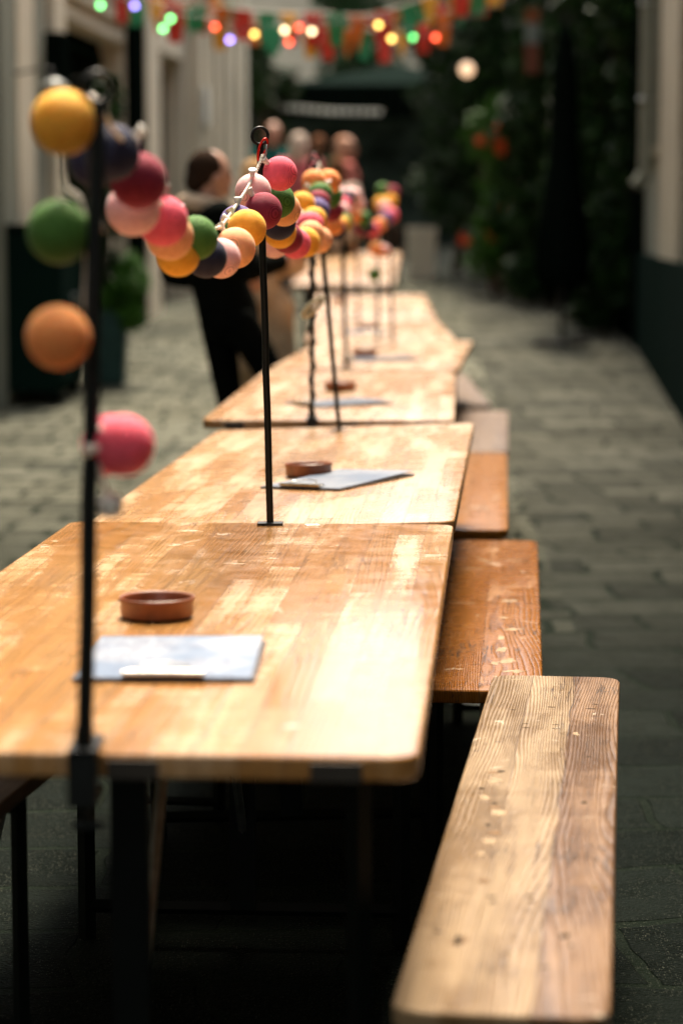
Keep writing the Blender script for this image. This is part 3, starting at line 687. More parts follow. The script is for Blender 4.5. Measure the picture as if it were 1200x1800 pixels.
def building(side, Y0, Y1, H, mat, openings, label, extra=None, xf=None, rot=None, depth=5.0):
    """local x runs up the lane, local y>0 is left of it; the lane side is y=0"""
    xf = xf if xf is not None else (left_x(Y0) if side < 0 else right_x(Y0))
    t = empty('building', (xf, Y0, 0), DIR if rot is None else rot); tag(t, label, 'building')
    L = (Y1 - Y0) / math.cos((DIR if rot is None else rot) - math.pi / 2)
    s_ = 1 if side < 0 else -1                 # into the building
    bm = bmesh.new(); ops = [(o[0], o[1], o[2], o[3]) for o in openings]
    wall_boxes(bm, 0, L, -.6, H, min(0, s_ * .35), max(0, s_ * .35), ops)
    put('wall', bm, mat, t)
    bm = bmesh.new(); box(bm, .01, L - .01, s_ * .40, s_ * depth, -.6, H - .01); put('inner_block', bm, M['void'], t)
    for u0, u1, z0, z1, kind, m in openings:
        bm = bmesh.new(); box(bm, u0 + .002, u1 - .002, s_ * .24, s_ * .30, z0, z1)
        p = put(kind, bm, M[m], t)
        if kind == 'window':
            fb = bmesh.new(); yy = s_ * .215
            for a, b, c, d in ((u0, u0 + .07, z0, z1), (u1 - .07, u1, z0, z1), (u0 + .07, u1 - .07, z0, z0 + .07), (u0 + .07, u1 - .07, z1 - .07, z1), ((u0 + u1) / 2 - .03, (u0 + u1) / 2 + .03, z0 + .07, z1 - .07)):
                box(fb, a + .003, b - .003, yy - .02, yy + .02, c + .003, d - .003)
            put('frame', fb, M['cream2'], p)
            fb = bmesh.new(); box(fb, u0 - .06, u1 + .06, -s_ * .06, -s_ * .003, z0 - .08, z0 - .01, .004); put('sill', fb, M['cream'], p)
        else:
            fb = bmesh.new(); yy = s_ * .22; box(fb, u0 + .06, u0 + .12, yy - .015, yy + .015, 0, z1 - .1); box(fb, u1 - .12, u1 - .06, yy - .015, yy + .015, 0, z1 - .1); box(fb, u0 + .12, u1 - .12, yy - .015, yy + .015, z1 - .16, z1 - .1); bmesh.ops.remove_doubles(fb, verts=fb.verts[:], dist=1e-5); put('frame', fb, M['teal'], p)
    def pil(u0, u1, m='cream2', z1=None, out=.10, z0=-.6, name='pilaster'):
        bm = bmesh.new(); box(bm, u0, u1, -s_ * out, -s_ * .002, z0, z1 or H - .3, .006); put(name, bm, M[m], t)
    t_pil = pil
    if extra: extra(t, pil, L, s_)
    pil(-.01, L + .01, 'cream', H, .16, H - .28, 'cornice')
    return t
ups = lambda u0, n, step, w_, z0, z1: [(u0 + step * i, u0 + step * i + w_, z0, z1, 'window', 'glass') for i in range(n)]
building(-1, -9, 17.0, 9.0, M['cream'], ups(1.0, 9, 2.8, 1.1, 1.1, 2.6) + ups(1.0, 9, 2.8, 1.1, 4.2, 6.0), 'long cream building along the left beside the camera, mostly out of view')
def ex1(t, pil, L, s_):
    pil(.05, .55, 'greyst', out=.14); pil(.85, 1.5, 'cream2'); pil(1.75, 2.1, 'greyst', out=.06); pil(2.45, 2.95, 'cream2', out=.08)
    for k in range(9): pil(3.3, 6.5, 'cream', 3.24 + .13 * k + .085, .05, 3.24 + .13 * k, 'slat')
    bm = bmesh.new(); box(bm, 2.12, 2.42, -.20, -.03, 2.45, 2.85, .01); put('meter_box', bm, M['darkst'], t)
    pil(6.62, 7.15, 'darkst', 7, .12, -.6, 'recess_shade_strip')  # dark strip stands in for the shade of the recess between the buildings
building(-1, 17.0, 24.6, 9.0, M['cream2'], [(3.2, 6.6, -.6, 3.08, 'door', 'void')] + ups(1.2, 2, 3.2, 1.2, 5.4, 7.2), 'pale building on the left with a wide dark doorway under slatted cladding', ex1)
def ex2(t, pil, L, s_):
    pil(.05, 1.0, 'cream2', out=.05)
    for i, u in enumerate((3.6, 4.7, 5.9, 7.1, 8.4)): pil(u, u + .45, 'cream2', out=.16)
    for i, u in enumerate((4.15, 5.3, 6.45, 7.7)): pil(u, u + .40, 'greyst', 7, .01)
    bm = bmesh.new(); box(bm, 3.7, 4.05, -.20, -.17, 2.5, 2.95, .004); put('sign_plate', bm, simple('white_enamel', (.62, .64, .62), .4), t)
building(-1, 24.7, 34.3, 9.0, M['cream2'], [(1.1, 3.2, -.6, 3.2, 'door', 'tealglass')] + ups(1.2, 3, 2.8, 1.1, 5.2, 7.0), 'pale building with tall ribbed pilasters and a green-tinted doorway', ex2)
def exr1(t, pil, L, s_):
    pil(0, L, 'teal', 1.10, .07, -.6, 'plinth')
    bm = bmesh.new()
    tube(bm, spline([(L - 3.1, .14, 7), (L - 3.1, .14, 4), (L - 3.1, .14, 1.9), (L - 3.1, .16, 1.75), (L - 3.1, .22, 1.66)], 6), .05, 12); dp = put('drainpipe', bm, M['greyst'], t, smooth=True)
    for z in (2.35, 3.1):
        bm = bmesh.new(); torus(bm, (L - 3.1, .14, z), .055, .012, Matrix.Rotation(R(90), 3, 'X'), 16, 6); put('bracket', bm, M['galv'], dp)
    pil(L - 5.4, L - 3.4, 'cream', None, .05); pil(L - .9, L - .2, 'darkst', None, .1)
building(1, 5.0, 22.6, 9.0, M['greyst'], ups(1.5, 5, 3.0, 1.2, 4.4, 6.2) + [(15.0, 16.5, 2.0, 3.9, 'window', 'glass')], 'building on the right edge with a grey drainpipe and a dark teal plinth', exr1)
building(1, -10.0, 4.9, 9.0, M['greyst'], ups(1.5, 5, 2.8, 1.2, 1.2, 2.8) + ups(1.5, 5, 2.8, 1.2, 4.4, 6.2), 'building on the right beside the camera, out of view')
rr = math.atan2(11, -.5)
building(1, 22.7, 33.0, 7.0, M['darkst'], [(1.5, 3.0, -.6, 3.2, 'door', 'glass'), (4.2, 6.5, 1.8, 3.3, 'window', 'glass')], 'dark boarded house on the right almost swallowed by climbing plants', xf=2.66, rot=rr)
# house across the end of the lane
t = empty('building', (-6, 56, 0), 0); tag(t, 'pale house closing the far end of the lane behind the dark canopy', 'building')
bm = bmesh.new(); wall_boxes(bm, 0, 14, 0, 8.0, 0, .35, [(1 + 2.4 * i, 2.2 + 2.4 * i, 2.6, 4.3) for i in range(5)] + [(5.6, 8.6, 0, 4.2)]); put('wall', bm, M['cream'], t)
bm = bmesh.new(); box(bm, .01, 13.99, .4, 5, 0, 7.99); put('inner_block', bm, M['void'], t)
for i in range(5):
    bm = bmesh.new(); box(bm, 1 + 2.4 * i, 2.2 + 2.4 * i, .25, .3, 2.6, 4.3); put('window', bm, M['glass'], t)
bm = bmesh.new(); wall_boxes(bm, 0, 14, 8.0, 8.3, -.15, .5, []); put('cornice', bm, M['cream2'], t)

# ------------------------------------------------------------ plants
def leaf_mat(name, a, b):
    s = NT(name); oi = s.n('NewGeometry'); v = s.coord()
    n = s.noise(v, 3.5, 3); rnd = oi.outputs['Random Per Island']
    c = s.mix(s.math('ADD', s.math('MULTIPLY', rnd, .7), s.math('MULTIPLY', s.smooth(n, .35, .65), .3)), a, b)
    s.b.inputs['Subsurface Weight'].default_value = 0
    return s.out(c, .55, spec=.18)
LM = leaf_mat('dark_ivy_leaf', (.003, .011, .003), (.017, .055, .008)); LM2 = leaf_mat('bright_leaf', (.014, .06, .005), (.055, .16, .014)); LM3 = leaf_mat('mid_leaf', (.006, .018, .004), (.020, .050, .009))
RED = leaf_mat('orange_red_petal', (.55, .06, .01), (.75, .12, .02))
def leaves(name, blobs, n, size, mat, parent, seed=1, shell=.45):
    rg = np.random.default_rng(seed); V = []; Fc = []
    vol = np.array([b[1][0] * b[1][1] * b[1][2] for b in blobs]) ** .7; vol /= vol.sum()
    for bi, (c, r) in enumerate(blobs):
        k = int(n * vol[bi]);
        if k < 1: continue
        d = rg.normal(size=(k, 3)); d /= np.linalg.norm(d, axis=1)[:, None]
        rad = shell + (1 - shell) * rg.random(k) ** .6
        rad *= 1 + .18 * np.sin(d[:, 0] * 5 + bi) * np.cos(d[:, 2] * 6 + bi * 2)
        p = np.array(c) + d * rad[:, None] * np.array(r)
        a = rg.normal(size=(k, 3)) + np.array([0, 0, .2]); a /= np.linalg.norm(a, axis=1)[:, None]
        b_ = np.cross(a, rg.normal(size=(k, 3))); b_ /= np.linalg.norm(b_, axis=1)[:, None]
        sz = size * (.6 + .8 * rg.random(k))[:, None]
        nrm = np.cross(a, b_)
        q = [p - a * sz * .5, p + b_ * sz * .33 + nrm * sz * .1, p + a * sz * .6, p - b_ * sz * .33 + nrm * sz * .1]
        base = len(V); V.extend(np.stack(q, 1).reshape(-1, 3).tolist())
        Fc.extend([(base + 4 * i, base + 4 * i + 1, base + 4 * i + 2, base + 4 * i + 3) for i in range(k)])
    me = bpy.data.meshes.new(name); me.from_pydata(V, [], Fc); me.materials.append(mat)
    return link(bpy.data.objects.new(name, me), parent)
M['bark'] = simple('brown_bark', (.06, .045, .03), .9, 0, .4, 12, .5)
def limbs(parent, pts, name='trunk'):
    bm = bmesh.new()
    for path, r0, r1 in pts:
        sp = spline(path, 5); tube(bm, sp, [r0 + (r1 - r0) * i / (len(sp) - 1) for i in range(len(sp))], 8)
    return put(name, bm, M['bark'], parent, smooth=True)
def shrub(x, y, h, rx, label, cat='shrub', mat=None, n=5000, size=.09, z0=None, name='shrub', k=9, seed=1, flowers=0, low=.15, group=None):
    rg = random.Random(seed); t = empty(name, (x, y, rise(y) if z0 is None else z0)); tag(t, label, cat, group)
    bl = []
    for i in range(k):
        q = (i + .5) / k; zz = h * (low + (1 - low) * q); rr_ = rx * (.55 + .45 * math.sin(math.pi * min(1, q * .8 + .2)))
        bl.append(((rg.uniform(-.45, .45) * rx, rg.uniform(-.4, .4) * rx, zz), (rr_ * rg.uniform(.5, .8), rr_ * rg.uniform(.5, .8), h / k * rg.uniform(.9, 1.5))))
    leaves('foliage', bl, n, size, mat or LM, t, seed)
    limbs(t, [([(0, 0, 0), (rx * .1, 0, h * .3), (0, .05, h * .8)], .03 + h * .01, .01)] + [([(0, 0, h * .15), (rg.uniform(-.5, .5) * rx, rg.uniform(-.3, .3) * rx, h * .5), (rg.uniform(-.8, .8) * rx, 0, h * .85)], .02, .006) for _ in range(5)], 'stem')
    if flowers:
        fb = [((rg.uniform(-.9, .2) * rx, -rx * .75, h * rg.uniform(.2, .9)), (.07, .05, .08)) for _ in range(flowers)]
        leaves('blossom', fb, flowers * 26, .06, RED, t, seed + 50, .1)
    return t
# tree on the left at the end of the ribbed facade
t = empty('tree', (-1.25, 35.5, rise(35.5))); tag(t, 'round-headed green tree at the far end of the ribbed facade', 'tree')
limbs(t, [([(0, 0, 0), (.05, 0, 1), (0, .05, 2.2)], .09, .05)] + [([(0, 0, 1.3), (.3 * math.cos(a), .3 * math.sin(a), 2.0), (.6 * math.cos(a), .6 * math.sin(a), 2.7)], .035, .01) for a in (0, 1.3, 2.6, 3.9, 5.2)])
leaves('crown', [((random.uniform(-.45, .45), random.uniform(-.4, .4), 1.5 + random.random() * 1.5), (.32, .32, .3)) for _ in range(14)], 9000, .09, LM3, t, 4, .3)
# climbing plants and shrubs along the right
shrub(2.15, 31.2, 5.2, 1.0, 'tall dark climber at the inner corner of the dark house', 'climbing plant', n=9000, size=.11, name='climbing_plant', seed=11, k=12)
shrub(1.55, 32.5, 4.6, .75, 'dark leafy shrub standing furthest left on the right-hand side', n=7000, size=.10, seed=12, k=11)
shrub(1.78, 28.0, 2.2, .45, 'bright green bush with orange flowers in front of the climbers', mat=LM2, n=3600, size=.08, seed=13, flowers=7)
shrub(2.35, 27.6, 5.0, .75, 'dark climber reaching up the middle of the dark house', 'climbing plant', n=7000, size=.11, name='climbing_plant', seed=14, k=11)
shrub(2.6, 24.2, 4.8, .60, 'dark climber beside the teal plinth, nearest of the climbers', 'climbing plant', n=6500, size=.11, name='climbing_plant', seed=15, k=11)
shrub(1.95, 29.3, 1.1, .5, 'low dark green bush in a brown pot at the foot of the climbers', mat=LM3, n=2500, size=.08, seed=16, low=.35)
shrub(2.25, 26.6, 1.6, .48, 'low dark bush spilling onto the paving before the dark house', n=4000, size=.09, seed=31, low=.1)
shrub(2.50, 23.0, 1.5, .40, 'low dark bush behind the folded parasol', n=3500, size=.09, seed=32, low=.1)
shrub(2.75, 22.6, 4.6, .50, 'dark climber next to the drainpipe wall, covering its corner', 'climbing plant', n=6000, size=.11, name='climbing_plant', seed=33, k=11)
shrub(.25, 46.0, 6.2, 1.0, 'dark leafy tree rising behind the left half of the canopy', 'tree', n=9000, size=.13, name='tree', seed=34, k=13)
shrub(1.7, 35.0, 6.5, 1.1, 'tall tree-like shrub rising over the right end of the canopy', 'tree', mat=LM3, n=8000, size=.12, name='tree', seed=17, k=13)

def planter(name, loc, w0, w1, h, mat, label, cat='planter', rz=0):
    t = empty(name, loc, rz); tag(t, label, cat)
    bm = bmesh.new(); c0 = [(-w0, -w0), (w0, -w0), (w0, w0), (-w0, w0)]; wi = w1 - .02
    lo = [bm.verts.new((x, y, 0)) for x, y in c0]; hi = [bm.verts.new((x * w1 / w0, y * w1 / w0, h)) for x, y in c0]
    inn = [bm.verts.new((x * wi / w0, y * wi / w0, h)) for x, y in c0]; dn = [bm.verts.new((x * wi / w0, y * wi / w0, h - .05)) for x, y in c0]
    bm.faces.new(lo[::-1])
    for a, b in ((lo, hi), (hi, inn), (inn, dn)):
        for k in range(4): bm.faces.new((a[k], a[(k + 1) % 4], b[(k + 1) % 4], b[k]))
    bm.faces.new(dn); bmesh.ops.bevel(bm, geom=[e for e in bm.edges if e.calc_length() > .1], offset=.006, segments=1, affect='EDGES')
    put('pot', bm, mat, t)
    bm = bmesh.new(); box(bm, -wi + .01, wi - .01, -wi + .01, wi - .01, h - .09, h - .045); put('soil', bm, M['void'], t)
    return t
pz = rise(18.6)
planter('planter', (-1.80, 18.6, pz), .135, .165, .56, simple('grey_teal_glaze', (.018, .050, .044), .6, spec=.2), 'tall dark teal planter standing by the left facade')
shrub(-1.86, 18.62, 1.75, .30, 'leafy plant growing tall out of the teal planter', 'plant', LM, 3000, .07, pz + .45, 'potted_plant', 9, 21, low=.05)
shrub(-1.70, 18.55, .50, .24, 'bright low leaves spilling over the front of the teal planter', 'plant', LM2, 1100, .055, pz + .45, 'potted_plant', 4, 22, low=.05)
t = planter('planter', (1.95, 29.1, rise(29.1)), .16, .24, .42, simple('brown_clay', (.12, .05, .02), .7), 'brown clay pot at the foot of the dark climbers')
t = planter('planter', (1.03, 31.3, rise(31.3)), .16, .19, .66, M['cream2'], 'pale tall pot just beyond the tables, left of the dark shrubs')
# dark counter / cupboard against the left wall
t = empty('cupboard', (-2.30, 17.6, rise(17.6)), DIR - math.pi / 2); tag(t, 'dark teal cupboard standing against the left wall', 'cupboard')
bm = bmesh.new(); box(bm, -.36, .34, -.5, .5, .08, 1.22, .012); put('body', bm, M['teal'], t)
bm = bmesh.new(); box(bm, -.39, .37, -.53, .53, 1.221, 1.26, .006); put('top', bm, M['darkst'], t)
for y in (-.24, .24):
    bm = bmesh.new(); box(bm, .342, .360, y - .22, y + .22, .14, 1.16, .004); d_ = put('door', bm, M['teal'], t)
    bm = bmesh.new(); tube(bm, [(.362, y * .3, .6), (.38, y * .3, .62), (.38, y * .3, .74), (.362, y * .3, .76)], .007, 8); put('handle', bm, M['galv'], d_)
for x in (-.3, .28):
    for y in (-.42, .42):
        bm = bmesh.new(); box(bm, x - .03, x + .03, y - .03, y + .03, 0, .079); put('foot', bm, M['darkst'], t)

# folded dark parasol standing on the right
t = empty('closed_parasol', (1.98, 21.8, rise(21.8))); tag(t, 'folded dark parasol on a cross-shaped foot standing on the right', 'parasol')
bm = bmesh.new()
for a in (0.2, 0.2 + math.pi / 2):
    c_, s_ = math.cos(a), math.sin(a); tube(bm, [(-.26 * c_, -.26 * s_, .03), (.26 * c_, .26 * s_, .03)], .03, 4)
put('foot', bm, M['black'], t)
bm = bmesh.new(); tube(bm, [(0, 0, .03), (0, 0, 2.95)], .022, 10); put('pole', bm, M['black'], t)
bm = bmesh.new(); rings = []
for i in range(16):
    q = i / 15; r = .15 * (1 - q) ** .7 + .03; r *= 1 + .15 * math.sin(q * 9)
    rings.append([bm.verts.new((r * (1 + .3 * math.cos(k * math.pi)) * math.cos(2 * math.pi * k / 16), r * (1 + .3 * math.cos(k * math.pi)) * math.sin(2 * math.pi * k / 16), 0.55 + q * 2.3)) for k in range(16)])
for i in range(15):
    for k in range(16): bm.faces.new((rings[i][k], rings[i][(k + 1) % 16], rings[i + 1][(k + 1) % 16], rings[i + 1][k]))
bm.faces.new(rings[0][::-1]); bm.faces.new(rings[-1]); put('canopy', bm, M['darkst'], t, smooth=True)

# dark canopy at the end of the lane
t = empty('canopy_tent', (.55, 38.0, rise(38))); tag(t, 'dark peaked canopy spanning the end of the lane', 'canopy')
cz = at(600, 180, 38).z - rise(38); pk = at(700, 112, 38).z - rise(38)
bm = bmesh.new(); X0, X1, YD = -1.75, 2.1, 2.0
def roofz(x, y):
    px = .35; dx = (px - x) / (px - X0) if x < px else (x - px) / (X1 - px); dy = abs(y) / YD
    return cz + .15 + (pk - cz - .15) * max(0, (1 - max(dx, dy))) ** 1.15
gx = [X0 + (X1 - X0) * i / 24 for i in range(25)]; gy = [-YD + 2 * YD * i / 12 for i in range(13)]
gr = [[bm.verts.new((x, y, roofz(x, y))) for x in gx] for y in gy]
for i in range(12):
    for k in range(24): bm.faces.new((gr[i][k], gr[i][k + 1], gr[i + 1][k + 1], gr[i + 1][k]))
r = bmesh.ops.extrude_face_region(bm, geom=bm.faces[:])
for v in [v for v in r['geom'] if isinstance(v, bmesh.types.BMVert)]: v.co.z -= .01
put('roof', bm, simple('dark_canvas', (.007, .0115, .0098), 1.0, spec=0), t, smooth=True)
bm = bmesh.new(); box(bm, X0, X1, -YD - .015, -YD - .003, cz - .32, cz + .16); put('valance', bm, M['darkst'], t)
bm = bmesh.new(); box(bm, X0, X1, YD + .003, YD + .015, cz - .32, cz + .16); put('valance', bm, M['darkst'], t)
for x in (X0 + .05, X1 - .05):
    for y in (-YD + .05, YD - .05):
        bm = bmesh.new(); tube(bm, [(x, y, 0), (x, y, cz + .1)], .035, 8); put('post', bm, M['black'], t)
# back of the stall under the canopy
bm = bmesh.new(); box(bm, X0 + .1, X1 - .1, YD - .2, YD - .1, 0, cz - .1); put('back_panel', bm, simple('dull_green_boards', (.030, .042, .034), .95, 0, .7, 2.2, spec=0), t)
# white scalloped trim of the stall counter
t = empty('lace_bunting', at(495, 186, 35.5)); tag(t, 'row of small white scalloped flags hanging under the canopy', 'bunting')
p0, p1 = at(490, 184, 35.5), at(672, 194, 35.5); wm = simple('white_cloth', (.70, .72, .68), .8)
bm = bmesh.new(); tube(bm, [p0 - t.location, (p0 + p1) / 2 - t.location - Vector((0, 0, .03)), p1 - t.location], .006, 6); put('line', bm, wm, t)
for i in range(13):
    q = (i + .5) / 13; c = p0.lerp(p1, q) - t.location - Vector((0, 0, .03 * (1 - abs(2 * q - 1))))
    bm = bmesh.new(); vs = [bm.verts.new((c.x - .04, c.y, c.z)), bm.verts.new((c.x + .04, c.y, c.z))] + [bm.verts.new((c.x + .04 * math.cos(-math.pi * k / 6), c.y, c.z - .03 + .04 * math.sin(-math.pi * k / 6))) for k in range(7)]
    f = bm.faces.new(vs); r = bmesh.ops.extrude_face_region(bm, geom=[f])
    for v in [v for v in r['geom'] if isinstance(v, bmesh.types.BMVert)]: v.co.y += .004
    put('flag', bm, wm, t)

# ------------------------------------------------------------ bunting and fairy lights
FM = {k: simple(k + '_bunting_cloth', c, .8) for k, c in dict(red=(.55, .035, .02), green=(.02, .22, .09), yellow=(.70, .33, .02), orange=(.65, .15, .02)).items()}
def bunting(pts, cols, label, w_=.13, h_=.22, step=.17, shape='flag'):
    sp = spline(pts, 30); o = Vector(pts[0]); t = empty('bunting', o); tag(t, label, 'bunting', 'strings of coloured flags across the lane')
    bm = bmesh.new(); tube(bm, [p - o for p in sp], .004, 5); put('line', bm, M['cord'], t)
    acc = 0; nxt = .1; k = 0
    for i in range(1, len(sp)):
        acc += (sp[i] - sp[i - 1]).length
        if acc >= nxt:
            nxt += step; c = sp[i] - o; col = cols[k % len(cols)]; k += 1
            bm = bmesh.new(); hh = h_ * random.uniform(.75, 1.2); tw = random.uniform(-.8, .8); n = 5; rows = []
            for j in range(n + 1):
                q = j / n; wid = w_ / 2 * ((1 - q * .95) if shape == 'tri' or k % 3 == 0 else (1 - .25 * q)); sw = .03 * math.sin(q * 3 + k)
                rows.append([bm.verts.new(c + Vector((e * wid * math.cos(tw * q), e * wid * math.sin(tw * q) + sw, -q * hh))) for e in (-1, 1)])
            for j in range(n): bm.faces.new((rows[j][0], rows[j][1], rows[j + 1][1], rows[j + 1][0]))
            r = bmesh.ops.extrude_face_region(bm, geom=bm.faces[:])
            for v in [v for v in r['geom'] if isinstance(v, bmesh.types.BMVert)]: v.co.y += .003
            f = put('flag', bm, FM[col], t); f['label'] = col + ' cloth flag'
    return t
cs = ['red', 'green', 'yellow', 'red', 'green', 'orange']
def wallpt(px, Y): return None
bunting([Vector((left_x(18) + .1, 18.0, 3.6)), at(240, -12, 17.3), at(400, 14, 17.0), at(560, 22, 16.8), at(720, 5, 16.6), Vector((right_x(16.5) - .1, 16.5, 3.6))], cs, 'nearest bunting string across the lane, red green and yellow flags')
bunting([Vector((left_x(22) + .1, 22.0, 3.9)), at(330, 12, 21), at(470, 44, 20.6), at(620, 50, 20.3), at(760, 34, 20), Vector((right_x(19.5) - .1, 19.5, 4.0))], ['yellow', 'red', 'orange', 'green', 'red'], 'middle bunting string, flags hanging among the coloured bulbs')
bunting([Vector((left_x(27) + .1, 27.0, 4.2)), at(440, 30, 25), at(560, 36, 24.8), at(690, 24, 24.5), at(800, -10, 24), Vector((2.4, 23.8, 4.6))], ['green', 'red', 'yellow', 'orange', 'green'], 'farthest bunting string, small flags above the dark canopy', w_=.12, h_=.2)
def emit(name, col, st):
    s = NT(name); s.out((.3, .3, .3), .3, **{'Emission Color': (*col, 1), 'Emission Strength': st}); return s.m
EM = dict(green=emit('green_bulb_glow', (.18, 1, .25), 2.4), violet=emit('violet_bulb_glow', (.35, .25, 1), 2.4), red=emit('red_bulb_glow', (1, .08, .03), 2.4), amber=emit('amber_bulb_glow', (1, .55, .12), 2.4), white=emit('warm_white_bulb_glow', (1, .70, .38), 2.4))
bulbs = [(177, 9, 'green'), (237, 10, 'violet'), (300, 33, 'green'), (287, 50, 'green'), (378, 47, 'red'), (404, 70, 'violet'), (447, 60, 'amber'), (500, 53, 'white'), (508, 74, 'red'), (548, 55, 'white'), (526, 48, 'red'),
         (665, 44, 'amber'), (688, 68, 'amber'), (725, 66, 'green'), (765, 66, 'red')]
def yb(px): return 16.4 - .4 * px / 700
cp = [Vector((left_x(17) + .1, 16.8, 3.1))] + [at(px, py - 12, yb(px)) for px, py, _ in sorted(bulbs) if (px, py) not in ((287, 50), (508, 74), (688, 68), (526, 48))] + [Vector((right_x(16) - .1, 16.0, 3.3))]
t = empty('fairy_lights', cp[0]); tag(t, 'string of lit coloured bulbs strung across the lane through the flags', 'fairy lights')
bm = bmesh.new(); tube(bm, [p - cp[0] for p in spline(cp, 8)], .004, 5); put('cable', bm, M['black'], t)
bm = bmesh.new(); bmesh.ops.create_uvsphere(bm, u_segments=12, v_segments=8, radius=.017)
bme = bpy.data.meshes.new('bulb'); bm.to_mesh(bme); bm.free()
for px, py, c in bulbs:
    me = bme.copy(); me.materials.append(EM[c]); b = bpy.data.objects.new('bulb', me); link(b, t); b.location = at(px, py, yb(px)) - cp[0]; b['label'] = 'lit ' + c + ' bulb'
    bm = bmesh.new(); tube(bm, [(0, 0, .017), (0, 0, .045)], .011, 8); put('socket', bm, M['black'], b)
# round lamp
t = empty('globe_lamp', at(820, 122, 24)); tag(t, 'lit round white globe lamp hanging in front of the dark plants', 'lamp')
bm = bmesh.new(); bmesh.ops.create_uvsphere(bm, u_segments=24, v_segments=16, radius=.07); put('globe', bm, emit('lit_globe', (1, .62, .36), .40), t, smooth=True)
bm = bmesh.new(); tube(bm, [(0, 0, .08), (0, 0, .13)], .03, 10); tube(bm, [(0, 0, .13), (0, 0, 1.5)], .006, 6); put('flex', bm, M['black'], t)
# wall lamps on the left
for (px, py, lab) in ((95, 150, 'white shaded lamp on the left wall, just above the yellow ball'), (172, 160, 'small white shaded lamp in the dark doorway')):
    Y = 17.5 if px < 100 else 19.8
    p = at(px, py, Y); t = empty('wall_lamp', p); tag(t, lab, 'lamp', 'white wall lamps on the left')
    k = 1 if px < 100 else .7
    bm = bmesh.new(); lathe(bm, [(.005, .05 * k), (.03 * k, .045 * k), (.11 * k, 0), (.105 * k, -.005), (.02, .035 * k)], 20); put('shade', bm, simple('white_enamel_shade', (.62, .64, .60), .35), t, smooth=True)
    bm = bmesh.new(); tube(bm, spline([(0, 0, .05 * k), (-.05, 0, .12), (left_x(Y) - p.x + .02, 0, .06)], 6), .010, 8); put('arm', bm, M['black'], t)
# red and white pennant in the plants on the right
t = empty('pennant', at(935, 15, 24)); tag(t, 'faded red and white pennant hanging in the dark plants', 'pennant')
for i, (c, z0_, z1_) in enumerate(((simple('faded_orange_cloth', (.16, .05, .015), .9), 0, -.14), (simple('faded_white_cloth', (.13, .16, .15), .8), -.14, -.34), (simple('rust_red_cloth', (.11, .03, .012), .8), -.34, -.62))):
    bm = bmesh.new(); box(bm, -.07, .07, -.004, .004, z1_ + .001, z0_); put('panel', bm, c, t)
bm = bmesh.new(); tube(bm, [(0, 0, 0), (.02, 0, .3)], .006, 6); put('cord', bm, M['black'], t)

# ------------------------------------------------------------ people
def capsule(bm, a, b, ra, rb):
    a, b = Vector(a), Vector(b); L = (b - a).length; n = 14
    for p, r in ((a, ra), (b, rb)): bmesh.ops.create_icosphere(bm, subdivisions=2, radius=r, matrix=Matrix.Translation(p))
    if L > 1e-4: tube(bm, [a, b], [ra * .999, rb * .999], n)
def shell(name, caps, mat, parent, vox=.014, smooth=4, ell=()):
    bm = bmesh.new()
    for c in caps: capsule(bm, *c)
    for c, r, rot in ell:
        bmesh.ops.create_icosphere(bm, subdivisions=3, radius=1, matrix=Matrix.Translation(c) @ Matrix.Rotation(rot, 4, 'X') @ Matrix.Diagonal((*r, 1)))
    o = put(name, bm, mat, parent)
    m = o.modifiers.new('r', 'REMESH'); m.mode = 'VOXEL'; m.voxel_size = vox; m.use_smooth_shade = True
    m = o.modifiers.new('s', 'SMOOTH'); m.iterations = smooth; m.factor = .5
    return o
SKIN = simple('skin', (.50, .27, .19), .5, 0, .08, 20)
def cloth(name, col): return simple(name, col, .95, 0, .2, 9, .3, spec=.02)
